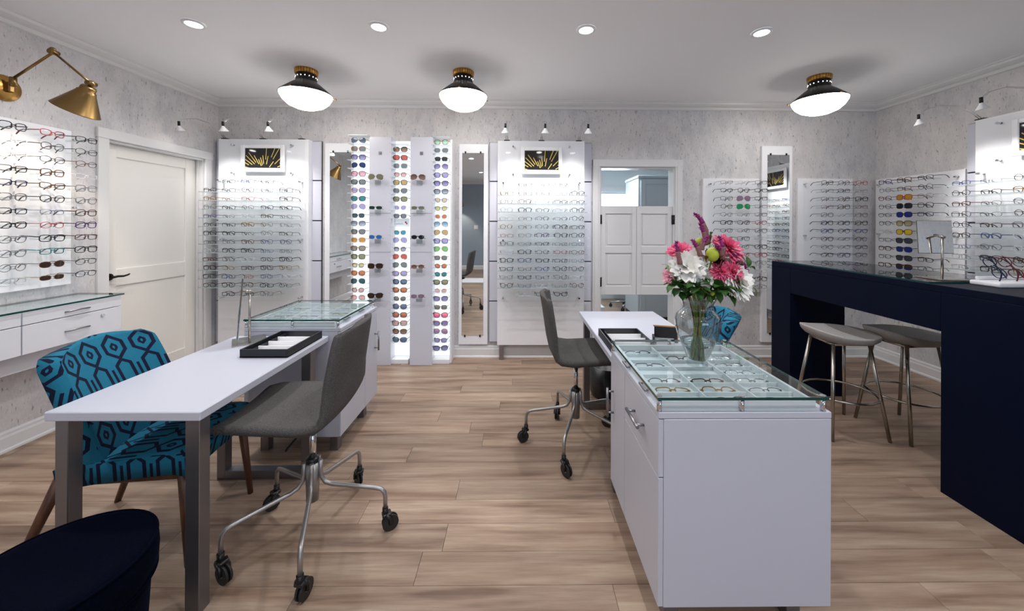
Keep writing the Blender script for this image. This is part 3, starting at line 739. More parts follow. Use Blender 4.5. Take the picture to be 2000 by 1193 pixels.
TINTS = {'slate': ((92, 112, 140), None), 'grey': ((110, 120, 124), None), 'purple': ((84, 74, 132), (160, 150, 200)), 'navy': ((40, 58, 104), None), 'pink': ((196, 130, 160), (226, 170, 190)),
         'lavender': ((150, 144, 196), None), 'teal': ((50, 128, 140), None), 'dark-teal': ((52, 88, 94), None), 'amber': ((198, 132, 54), None), 'taupe': ((140, 130, 122), None), 'olive': ((134, 134, 96), None),
         'yellow-olive': ((166, 156, 96), (206, 200, 150)), 'orange': ((196, 110, 74), None), 'rose': ((176, 116, 110), (226, 190, 184)), 'brown': ((96, 66, 52), (170, 130, 112)), 'red': ((196, 84, 76), None),
         'tan': ((180, 152, 102), None), 'cyan': ((44, 150, 176), None), 'dark-grey': ((58, 64, 70), None), 'mint': ((160, 206, 190), None), 'smoke': ((84, 92, 112), (170, 180, 200)), 'beige': ((196, 176, 154), None),
         'blue': ((70, 110, 150), (170, 200, 220)), 'green': ((120, 180, 100), None), 'hot-pink': ((238, 120, 150), None), 'mauve': ((160, 120, 150), None), 'dark-green': ((30, 64, 56), None), 'dark-brown': ((60, 40, 30), None),
         'blue-mirror': ((50, 110, 190), None), 'black': ((30, 34, 44), None), 'gold-mirror': ((186, 140, 30), None), 'deep-blue': ((30, 44, 130), None), 'yellow': ((214, 184, 40), None), 'green-mirror': ((20, 150, 90), None)}
for k, (a, b_) in TINTS.items():
    sf = (lambda c: tuple(v * 0.78 + 0.22 * (sum(c) / 3 + 8) for v in c)) if 'mirror' not in k and k not in ('yellow', 'deep-blue', 'hot-pink') else (lambda c: c)
    lensmat('tint_' + k, rgb(*sf(a)), rgb(*sf(b_)) if b_ else None, 1.3 if 'mirror' in k else 0.8, 0.25 if k in ('black', 'dark-grey', 'dark-green', 'dark-brown', 'deep-blue', 'blue-mirror', 'gold-mirror', 'green-mirror', 'yellow') else 0.0)
def setmat(o, name):
    o.material_slots[0].link = 'OBJECT'; o.material_slots[0].material = MAT[name]
NPAIR = 0
def eyewear(shape, frame, tint, loc, rot, label, group, fold=False):
    """one pair, front facing local -y"""
    global NPAIR; NPAIR += 1
    fm, lm, tm = eye_meshes(shape)
    nm = 'sunglasses' if tint else 'eyeglasses'
    t = link(nm, None, None, loc); t.rotation_euler = rot; t.empty_display_size = 0.03
    tag(t, label, nm, group)
    o = link('frame', fm, t); setmat(o, 'frame_' + frame)
    for l in lm:
        q = link('lens', l, t); setmat(q, 'tint_' + tint if tint else 'clear_lens')
    for i, (h, tmesh) in enumerate(tm):
        q = link('temple', tmesh, t, h); setmat(q, 'frame_' + frame)
        if fold: q.rotation_euler = (0, 0, R(84 if i == 1 else -80))
    return t
CLEARS = ['rectangular', 'oval', 'round', 'square', 'cat-eye', 'panto', 'slim', 'rectangular', 'square']
FCOL = ['black'] * 8 + ['charcoal'] * 5 + ['grey'] * 4 + ['clear'] * 4 + ['brown', 'tortoise', 'tortoise', 'navy', 'silver', 'silver', 'silver', 'gold', 'purple', 'blue', 'red', 'burgundy']
def colname(f): return {'clear': 'clear-framed'}.get(f, f)

# ---- tall back-lit wall displays with framed print, acrylic sheet and ledges
def tall_display(label, X0, X1, C0, C1, axis, cols, rows, short_rows, lines, frame_rect, place, group, art_label, lampx, frame_inner, sides=True, seed=1, special=None, mirror_cols=False):
    """axis 'back': coordinates run along x, depth d measured out from the wall face YB towards the room.
       axis 'right': coordinates run along -y from the corner, wall face XR."""
    if axis == 'back':
        T = lambda u, d, z: (u, YB - d, z); rz = 0.0
    else:
        T = lambda u, d, z: (XR - d, u, z); rz = -PI / 2
    def bx(u0, u1, d0, d1, z0, z1, bev=0.0, b=None, mi=0):
        p, q = T(u0, d0, z0), T(u1, d1, z1); return (b or B()).box(p[0], q[0], p[1], q[1], p[2], q[2], bev, mi)
    r_ = random.Random(seed)
    c = T((X0 + X1) / 2, 0.0, 0.0)
    t = thing('wall_display', label, 'display panel', c)
    part(t, 'backing', bx(X0, X1, 0.001, 0.014, 0.165, 2.285), 'dark_reveal')
    for u0, u1 in ((X0 + 0.004, min(C0, C1)), (max(C0, C1), X1 - 0.004)) if X0 < X1 else ():
        zs = [0.165] + lines + [2.285]
        for a, b_ in zip(zs[:-1], zs[1:]):
            part(t, 'side_board', bx(u0, u1, 0.014, 0.03, a + 0.006, b_ - 0.006, 0.001), 'laminate_grey')
    part(t, 'centre_board', bx(C0, C1, 0.014, 0.095, 0.155, 2.285, 0.002), 'board_white')
    for u in (C0 + 0.045, C1 - 0.045): part(t, 'foot', bx(u - 0.022, u + 0.022, 0.035, 0.09, 0.0, 0.155, 0.002), 'brushed_metal')
    # acrylic sheets on standoffs
    part(t, 'acrylic_sheet', bx(C0 + 0.01, C1 - 0.02, 0.150, 0.154, 0.62, 1.875, 0.0), 'acrylic')
    part(t, 'acrylic_sheet', bx(C0 + 0.02, C1 - 0.02, 0.122, 0.126, 1.90, 2.265, 0.0), 'acrylic')
    so = B()
    for u in (C0 + 0.06, C1 - 0.06):
        for z in (0.655, 1.25, 1.84): so.cyl(T(u, 0.094, z), T(u, 0.160, z), 0.009, 10)
        for z in (1.93, 2.22): so.cyl(T(u + (0.10 if u < (C0 + C1) / 2 else -0.10), 0.094, z), T(u + (0.10 if u < (C0 + C1) / 2 else -0.10), 0.132, z), 0.009, 10)
    part(t, 'standoffs', so, 'chrome')
    u_lo, u_hi = min(cols) - 0.02, max(cols) + 0.155
    for i, z in enumerate(rows):
        cc = short_rows.get(i, cols)
        lo, hi = (min(cc) - 0.02, max(cc) + 0.155)
        b = bx(lo, hi, 0.154, 0.315, z - 0.0255, z - 0.0225, 0.0, B(), 0)
        bx(lo, hi, 0.315, 0.319, z - 0.0265, z - 0.0185, 0.0, b, 1)
        part(t, 'ledge', b, ['acrylic_shelf', 'acrylic_edge'])
    # arm lamps clipped to the top edge
    for k, u in enumerate(lampx):
        l = thing('arm_spotlight', '%s arm spotlight above the %s' % (['left', 'middle', 'right'][k] if axis == 'back' else ['corner-side', 'nearer'][k], place), 'spotlight', T(u, 0.075, 2.286), 0, 'small spotlights on bent wire arms')
        part(l, 'clip', bx(u - 0.03, u + 0.03, 0.05, 0.10, 2.286, 2.294, 0.001), 'black_metal')
        wires = B()
        for s_ in (-0.008, 0.008):
            wires.tube([T(u + s_, 0.08, 2.29), T(u + s_, 0.16, 2.345), T(u + s_, 0.28, 2.395), T(u + s_, 0.42, 2.40), T(u + s_, 0.54, 2.365), T(u + s_, 0.60, 2.315)], 0.0024, 6)
        part(l, 'wire_arm', wires, 'chrome')
        part(l, 'lamp_socket', B().cyl(T(u, 0.60, 2.325), T(u, 0.598, 2.285), 0.010, 10), 'black_metal')
        hd = Vector(T(u, 0.598, 2.285)); ax = (Vector(T(u, 0.22, 1.55)) - hd).normalized() * 0.5 + Vector((0, 0, -1)) * 0.5; ax.normalize()
        q = Vector((0, 0, -1)).rotation_difference(ax).to_matrix()
        part(l, 'reflector', B().lathe([(0.010, 0.0), (0.014, -0.01), (0.034, -0.040), (0.036, -0.046), (0.032, -0.044), (0.011, -0.012)], 20, tuple(hd), mat=q), 'lamp_white')
        part(l, 'bulb_face', B().lathe([(0.031, -0.041), (0.0005, -0.043)], 20, tuple(hd), mat=q, cap1=True), 'bulb_glow')
        sp = bpy.data.lights.new('spot_beam', 'SPOT'); sp.energy = SPOTW; sp.spot_size = R(78); sp.spot_blend = 1.0; sp.shadow_soft_size = 0.02; sp.color = (1.0, 0.96, 0.93)
        so_ = bpy.data.objects.new('spot_beam', sp); COL.objects.link(so_); so_.parent = l
        aim = (Vector(T(u + 0.35 * ((C0 + C1) / 2 - u), 0.10, 1.62)) - hd).normalized()
        so_.location = hd + aim * 0.055 - Vector(T(u, 0.075, 2.286)); so_.rotation_euler = Vector((0, 0, -1)).rotation_difference(aim).to_euler()
    # framed print
    (fu0, fu1, fz0, fz1), (iu0, iu1, iz0, iz1) = frame_rect, frame_inner
    fc = T((fu0 + fu1) / 2, 0.128, fz0)
    f = thing('framed_print', art_label, 'picture frame', fc)
    b = B()
    for a in ((fu0, iu0, fz0, fz1), (iu1, fu1, fz0, fz1), (iu0, iu1, fz0, iz0), (iu0, iu1, iz1, fz1)): bx(a[0], a[1], 0.127, 0.150, a[2], a[3], 0.005, b)
    part(f, 'picture_frame', b, 'lamp_white')
    uvf = (lambda co: ((co.x + fc[0] - iu0) / (iu1 - iu0), (co.z + fc[2] - iz0) / (iz1 - iz0))) if axis == 'back' else (lambda co: ((iu1 - co.y - fc[1]) / (iu1 - iu0), (co.z + fc[2] - iz0) / (iz1 - iz0)))
    part(f, 'print', bx(iu0 - 0.003, iu1 + 0.003, 0.127, 0.140, iz0 - 0.003, iz1 + 0.003), 'gold_streak_print', uv=uvf)
    # the glasses on the ledges
    for i, z in enumerate(rows):
        cc = short_rows.get(i, cols)
        order = sorted(cc) if axis == 'back' else sorted(cc, reverse=True)
        for j, u in enumerate(order):
            sh, fcol = r_.choice(CLEARS), r_.choice(FCOL)
            if special and (i, j) in special: sh, fcol = special[(i, j)]
            uu = u + 0.065 if axis == 'back' else u + 0.065
            zb = SHAPES[sh][0]; hmin = -min(p[1] for p in zb)
            p = T(uu, 0.292, z - 0.0225 + hmin + 0.002)
            lab = '%s %s eyeglasses, %s from left, %s row of %s' % (colname(fcol), sh, ORD[j], ORD[i], place)
            eyewear(sh, fcol, None, p, (0, 0, rz + R(r_.uniform(-4, 4))), lab, group)
    return t
SPOTW = 17.0
LINES = [0.60, 1.022, 1.445, 1.868]
rows1 = [1.826 - 0.0847 * i for i in range(14)]
c1 = [-3.078, -2.895, -2.709, -2.522, -2.337]
tall_display('tall white wall display of eyeglasses beside the closed white door', -3.165, -2.066, -3.09, -2.165, 'back', c1, rows1, {0: c1[1:4], 13: c1[1:4]}, LINES,
             (-2.825, -2.383, 1.939, 2.218), 'the display beside closed door', 'eyeglasses on the display beside the closed door',
             'white framed print of gold streaks on black, next to the closed door', (-3.03, -2.64, -2.24), (-2.783, -2.424, 1.98, 2.182), seed=11,
             special={(0, 0): ('rectangular', 'black'), (0, 1): ('square', 'blue'), (2, 1): ('slim', 'burgundy'), (2, 2): ('oval', 'red'), (11, 2): ('slim', 'red')})
c2 = [-0.172, 0.012, 0.187, 0.368, 0.536]
rows2 = [1.806 - 0.0830 * i for i in range(14)]
tall_display('tall white wall display of eyeglasses beside the saloon half doors', -0.297, 0.790, -0.205, 0.70, 'back', c2, rows2, {0: c2[1:4], 13: c2[1:4]}, LINES,
             (0.033, 0.461, 1.933, 2.212), 'the display beside saloon doors', 'eyeglasses on the display beside the saloon doors',
             'white framed print of gold streaks on black, next to the saloon doors', (-0.11, 0.25, 0.64), (0.075, 0.424, 1.975, 2.174), seed=23,
             special={(8, 3): ('oval', 'red'), (1, 1): ('rectangular', 'burgundy'), (8, 1): ('square', 'black'), (10, 3): ('panto', 'black'), (10, 4): ('panto', 'black'), (13, 0): ('rectangular', 'clear')})
c4 = [2.83, 2.645, 2.46]
rows4 = [1.765 - 0.0845 * i for i in range(12)]
tall_display('tall white wall display at the right edge, beside the navy counter', 2.05, 3.067, 2.12, 2.957, 'right', c4, rows4, {}, LINES,
             (2.25, 2.70, 1.939, 2.218), 'the display at right edge', 'eyeglasses on the display at the right edge',
             'white framed print of gold streaks on black, at the right edge', (2.93, 2.53), (2.29, 2.66, 1.98, 2.182), seed=31, special={(4, 1): ('rectangular', 'brown'), (2, 0): ('cat-eye', 'burgundy')})

# ---- shallow peg boards
def peg_board(label, u0, u1, z0, z1, axis, cols, rows, place, group, seed, wdt=0.058, sun=None, sheet=None):
    if axis == 'back': T = lambda u, d, z: (u, YB - d, z); rz = 0.0
    elif axis == 'right': T = lambda u, d, z: (XR - d, u, z); rz = -PI / 2
    else: T = lambda u, d, z: (XL + d, u, z); rz = PI / 2
    def bx(a0, a1, d0, d1, zz0, zz1, bev=0.0, b=None, mi=0):
        p, q = T(a0, d0, zz0), T(a1, d1, zz1); return (b or B()).box(p[0], q[0], p[1], q[1], p[2], q[2], bev, mi)
    r_ = random.Random(seed)
    t = thing('peg_board', label, 'display panel', T((u0 + u1) / 2, 0, z0))
    part(t, 'board', bx(u0, u1, 0.001, 0.03, z0, z1, 0.002), 'board_white')
    s0, s1 = sheet or (u0 + 0.03, u1 - 0.01)
    part(t, 'acrylic_sheet', bx(s0, s1, 0.055, 0.059, z0 + 0.03, z1 - 0.03), 'acrylic')
    so = B()
    for u in (s0 + 0.025, s1 - 0.025):
        for z in (z0 + 0.06, (z0 + z1) / 2, z1 - 0.06): so.cyl(T(u, 0.03, z), T(u, 0.066, z), 0.008, 10)
    part(t, 'standoffs', so, 'chrome')
    for i, z in enumerate(rows):
        for j, u in enumerate(cols):
            spec = sun.get((i, j)) if sun else None
            if spec: sh, fcol, tint = spec
            else: sh, fcol, tint = r_.choice(CLEARS), r_.choice(FCOL), None
            part(t, 'peg', bx(u - 0.006, u + 0.006, 0.059, 0.205, z - 0.012, z - 0.002, 0.001), 'acrylic_shelf')
            p = T(u, 0.20, z)
            what = '%s-lens' % tint if tint else colname(fcol)
            lab = '%s %s %s, %s from left, %s row of %s' % (what, sh, 'sunglasses' if tint else 'eyeglasses', ORD[j], ORD[i], place)
            eyewear(sh, fcol, tint, p, (R(r_.uniform(0, 4)), 0, rz + R(r_.uniform(-3, 3))), lab, group)
rowsA = [1.853 - 0.0823 * i for i in range(14)]
peg_board('white board of eyeglasses behind the flower bouquet, left of the narrow mirror', 1.981, 2.586, 0.70, 1.91, 'back', [2.137, 2.311, 2.491], rowsA, 'the board behind flowers', 'eyeglasses on the board behind the flowers', 41,
          sun={(2, 1): ('aviator', 'silver', 'mauve'), (3, 1): ('aviator', 'gold', 'green-mirror'), (5, 2): ('panto', 'red', None)} | {}, sheet=(2.02, 2.60))
peg_board('white board of eyeglasses between the narrow mirror and the room corner', 3.001, 3.594, 0.70, 1.915, 'back', [3.175, 3.347, 3.530], rowsA[:13], 'the board at the corner', 'eyeglasses on the board at the corner', 47,
          sun={(0, 2): ('round', 'red', None), (0, 1): ('round', 'black', None), (6, 1): ('round', 'black', None)}, sheet=(3.04, 3.63))
C2 = [('wide', 'red', 'gold-mirror'), ('wide', 'black', 'black'), ('wide', 'navy', 'deep-blue'), ('wide', 'tortoise', 'yellow-olive'), ('wide', 'tortoise', 'yellow'), ('wide', 'black', 'dark-grey'), ('wide', 'navy', 'deep-blue'), ('wide', 'black', 'dark-grey'), ('wide', 'brown', 'dark-brown'), ('wide', 'black', 'dark-grey')]
sunC = {(i + 2, 1): s_ for i, s_ in enumerate(C2)}
rowsC = [1.852 - 0.0826 * i for i in range(13)]
peg_board('white board on the right wall with a column of coloured sunglasses', 3.076, 3.855, 0.75, 1.906, 'right', [3.592, 3.413, 3.232], rowsC, 'the right wall board', 'eyewear on the right wall board', 53, sun=sunC, sheet=(3.10, 3.83))
rowsL = [1.985 - 0.0835 * i for i in range(12)]
peg_board('white board of eyeglasses on the left wall under the brass lamp', 1.62, 2.595, 0.985, 2.06, 'left', [2.175, 2.358, 2.541], rowsL, 'the board under brass lamp', 'eyeglasses on the board under the brass lamp', 59,
          sun={(10, 1): ('oval', 'tortoise', 'dark-brown'), (11, 1): ('slim', 'gold', 'dark-brown'), (0, 1): ('cat-eye', 'burgundy', None), (9, 1): ('rectangular', 'teal', None)}, sheet=(1.66, 2.63))

# ---- lit sunglass columns
su = thing('sunglass_display', 'floor-standing sunglass display with three glowing white columns', 'display shelf', (-1.17, YB, 0))
BACK = YB - 0.001
strips = [(-1.70, -1.50), (-1.285, -1.095), (-0.868, -0.682)]
greys = [(-1.48, -1.262), (-1.072, -0.848)]
for k, (x0, x1) in enumerate(strips):
    part(su, 'column_body', B().box(x0, x1, BACK - 0.09, BACK, 0.0, 2.275), 'board_white')
    part(su, 'light_panel', B().box(x0 + 0.004, x1 - 0.004, BACK - 0.098, BACK - 0.09, 0.05, 2.268), 'light_panel', 'glowing white backlit panel')
    part(su, 'column_plinth', B().box(x0, x1, BACK - 0.20, BACK - 0.098, 0.0, 0.045, 0.002), 'board_white')
part(su, 'side_panel', B().box(-0.682, -0.664, BACK - 0.18, BACK, 0.0, 2.275, 0.002), 'board_white')
for k, (x0, x1) in enumerate(greys):
    part(su, 'wide_panel', B().box(x0, x1, BACK - 0.235, BACK - 0.005, 0.0, 2.285, 0.002), 'laminate_grey')
    part(su, 'lock', B().box(-0.016 + (x0 + x1) / 2, 0.016 + (x0 + x1) / 2, BACK - 0.239, BACK - 0.235, 2.105, 2.137, 0.001).cyl(((x0 + x1) / 2, BACK - 0.238, 2.121), ((x0 + x1) / 2, BACK - 0.246, 2.121), 0.007, 12), ['brushed_metal'])
    for z in (1.52, 1.13): part(su, 'panel_joint', B().box(x0 + 0.001, x1 - 0.001, BACK - 0.2358, BACK - 0.2348, z, z + 0.0025), 'joint_shadow_grey')
S1 = 'slate grey purple navy pink grey lavender teal lavender dark-teal smoke grey amber taupe olive yellow-olive orange dark-teal rose rose grey'.split()
S2 = 'brown red grey rose tan grey olive lavender grey CARD cyan lavender smoke red grey lavender slate orange grey slate orange rose brown slate'.split()
S3 = 'mint grey dark-grey purple lavender purple smoke beige yellow-olive orange blue tan lavender green grey orange teal olive rose purple grey hot-pink purple mauve lavender purple'.split()
SS = ['wide', 'aviator', 'butterfly', 'wide', 'aviator', 'panto', 'butterfly', 'square']
SF = ['black', 'charcoal', 'tortoise', 'silver', 'gold', 'black', 'brown', 'navy', 'clear']
r_ = random.Random(5)
YS = YB - 0.225
place = ['the left glowing column', 'the middle glowing column', 'the right glowing column']
zst = []
z = [2.248 - 0.083 * i for i in range(21)]; zst.append(z)
zz = [2.162 - 0.083 * i for i in range(24)]; zst.append(zz)
zst.append([2.237 - 0.0827 * i for i in range(26)])
xs = [-1.594, -1.176, -0.766]
for k, lst in enumerate((S1, S2, S3)):
    x0, x1 = strips[k]; num = 0
    for i, tint in enumerate(lst):
        z = zst[k][i]
        part(su, 'ledge', B().box(x0 + 0.002, x1 - 0.002, YS - 0.012, BACK - 0.098, z - 0.031, z - 0.027), 'frosted_shelf')
        if tint == 'CARD':
            zc = z
            cdn = thing('brand_card', 'small white card with grey script and a red mark among the sunglasses', 'card', (xs[k], YS + 0.05, zc - 0.027))
            part(cdn, 'card', B().box(xs[k] - 0.075, xs[k] + 0.08, YS + 0.05, YS + 0.053, zc - 0.027, zc + 0.055), 'frosted_shelf')
            path = [(xs[k] - 0.06 + 0.006 * q, YS + 0.049, zc - 0.002 + 0.010 * math.sin(q * 1.9) * (1 if q % 3 else 0.4)) for q in range(14)]
            part(cdn, 'script', B().tube(path, 0.0012, 4), 'grey_ink')
            part(cdn, 'red_mark', B().box(xs[k] + 0.035, xs[k] + 0.048, YS + 0.0475, YS + 0.05, zc + 0.008, zc + 0.024).box(xs[k] + 0.048, xs[k] + 0.058, YS + 0.0475, YS + 0.05, zc - 0.004, zc + 0.012), 'red_ink')
            continue
        sh = r_.choice(SS); fcol = r_.choice(SF)
        if k == 0 and i == 1: fcol = 'amber'
        lab = '%s-lens %s sunglasses, %s from the top on %s' % (tint, sh, ORD[num], place[k]); num += 1
        hm = -min(p[1] for p in SHAPES[sh][0])
        eyewear(sh, fcol, tint, (xs[k], YS, z - 0.027 + hm + 0.0025), (0, 0, R(r_.uniform(-5, 5))), lab, 'sunglasses on the glowing columns')
    part(su, 'ledge', B().box(x0 + 0.002, x1 - 0.002, YS - 0.012, BACK - 0.098, zst[k][0] + 0.052, zst[k][0] + 0.056), 'frosted_shelf')
G1 = [('aviator', 'brown', 'olive'), ('slim', 'charcoal', 'dark-green'), ('oval', 'silver', 'blue-mirror'), ('wide', 'tortoise', 'dark-brown'), ('butterfly', 'black', 'dark-brown')]
G2 = [('aviator', 'brown', 'brown'), ('slim', 'charcoal', 'olive'), ('oval', 'black', 'black'), ('oval', 'gold', 'brown'), ('oval', 'silver', 'mauve')]
for k, (lst, x, (x0, x1)) in enumerate(((G1, -1.393, greys[0]), (G2, -0.978, greys[1]))):
    for i, (sh, fcol, tint) in enumerate(lst):
        z = 1.874 - 0.2908 * i
        part(su, 'bracket', B().box(x - 0.03, x + 0.03, YB - 0.305, BACK - 0.235, z - 0.032, z - 0.028).box(x - 0.03, x + 0.03, BACK - 0.239, BACK - 0.235, z - 0.075, z - 0.028), 'acrylic_shelf')
        hm = -min(p[1] for p in SHAPES[sh][0])
        t = eyewear(sh, fcol, tint, (x, YB - 0.30, z - 0.028 + hm + 0.002), (0, 0, R(6)), '%s-lens %s sunglasses, %s from the top on %s grey panel' % (tint, sh, ORD[i], ['left', 'right'][k]), 'sunglasses on the wide grey panels', fold=True)

# ---- tall framed mirrors on the back wall
def wall_mirror(x0, x1, z0, z1, gx0, gx1, gz0, gz1, label):
    t = thing('wall_mirror', label, 'mirror', ((x0 + x1) / 2, YB, z0))
    part(t, 'mirror_board', B().box(x0, x1, YB - 0.028, YB - 0.001, z0, z1, 0.002), 'board_white')
    part(t, 'mirror_glass', B().box(gx0, gx1, YB - 0.033, YB - 0.028, gz0, gz1, 0.001), 'mirror')
    for x in (gx0 + 0.035, gx1 - 0.035):
        for z in (gz0 - 0.004, gz1 + 0.004): part(t, 'mirror_clip', B().box(x - 0.008, x + 0.008, YB - 0.038, YB - 0.028, z - 0.012, z + 0.012, 0.002), 'black_metal')
wall_mirror(-2.031, -1.715, 0.14, 2.262, -1.977, -1.752, 0.235, 2.168, 'tall white-edged mirror reflecting the brass lamp, left of the sunglasses')
wall_mirror(-0.617, -0.311, 0.14, 2.262, -0.585, -0.355, 0.237, 2.168, 'tall white-edged mirror reflecting the floor, right of the sunglasses')
wall_mirror(2.613, 2.942, 0.165, 2.262, 2.669, 2.908, 0.262, 2.168, 'tall narrow white-edged mirror between the two eyeglass boards')

# ================================================================== FURNITURE
# ---- floating drawer cabinet on the left wall
fc = thing('floating_cabinet', 'white floating drawer cabinet with a glass top on the left wall', 'cabinet', (XL, 1.9, 0.5))
CX = -2.85
part(fc, 'carcass', B().box(XL + 0.001, CX - 0.02, 1.08, 2.651, 0.648, 0.897, 0.002), 'drawer_white')
part(fc, 'mounting_rail', B().box(XL + 0.001, -2.96, 1.08, 2.56, 0.525, 0.648, 0.002), 'drawer_white')
for y0, y1 in ((1.08, 1.597), (1.603, 2.122), (2.128, 2.651)):
    for z0, z1, hz in ((0.822, 0.895, 0.858), (0.650, 0.817, 0.735)):
        d = part(fc, 'drawer_front', B().box(CX - 0.02, CX, y0, y1, z0, z1, 0.0015), 'drawer_white')
        ym = (y0 + y1) / 2
        part(d, 'drawer_handle', B().tube([(CX, ym - 0.065, hz - 0.006), (CX + 0.016, ym - 0.055, hz - 0.004), (CX + 0.024, ym, hz), (CX + 0.016, ym + 0.055, hz - 0.004), (CX, ym + 0.065, hz - 0.006)], [0.004, 0.005, 0.0055, 0.005, 0.004], 8), 'brushed_metal')
        if z0 < 0.7: part(d, 'lock', B().cyl((CX, y1 - 0.12, z1 - 0.035), (CX + 0.008, y1 - 0.12, z1 - 0.035), 0.010, 14), 'chrome')
def glass_slab(x0, x1, y0, y1, z0, z1):
    b = B().box(x0, x1, y0, y1, z0, z1)
    b.m[-6:] = [1, 1, 1, 1, 0, 0]
    return b
g = glass_slab(XL + 0.002, CX + 0.012, 1.07, 2.66, 0.8975, 0.909)
part(fc, 'glass_top', g, ['glass_sheet', 'glass_edge'])

# ---- desk + display case pairs
def desk(label, x0, x1, y0, y1, loop_at):
    t = thing('desk', label, 'desk', ((x0 + x1) / 2, (y0 + y1) / 2, 0))
    part(t, 'desk_top', B().box(x0, x1, y0, y1, 0.707, 0.74, 0.003), 'laminate_white')
    ends = [(y0 + 0.008, y0 + 0.055, loop_at == 'near'), (y1 - 0.175, y1 - 0.125, loop_at == 'far')]
    if loop_at == 'near': ends = [(y0 + 0.06, y0 + 0.11, True), (y1 - 0.055, y1 - 0.008, True)]
    for ya, yb, loop in ends:
        for xa, xb in ((x0 + 0.030, x0 + 0.076), (x1 - 0.060, x1 - 0.008)):
            part(t, 'leg', B().box(xa, xb, ya, yb, 0.0, 0.707, 0.002), 'leg_steel')
        if loop: part(t, 'foot_bar', B().box(x0 + 0.076, x1 - 0.060, ya, yb, 0.0, 0.045, 0.002), 'leg_steel')
    part(t, 'apron_rail', B().box(x0 + 0.06, x1 - 0.06, y0 + 0.1, y0 + 0.12, 0.667, 0.707), 'leg_steel')
    return t
desk('white desk with steel legs at the left, holding the tabletop mirror', -1.688, -1.135, 1.316, 2.205, 'far')
desk('white desk with steel legs behind the display case with flowers', 0.485, 1.065, 1.855, 2.83, 'near')

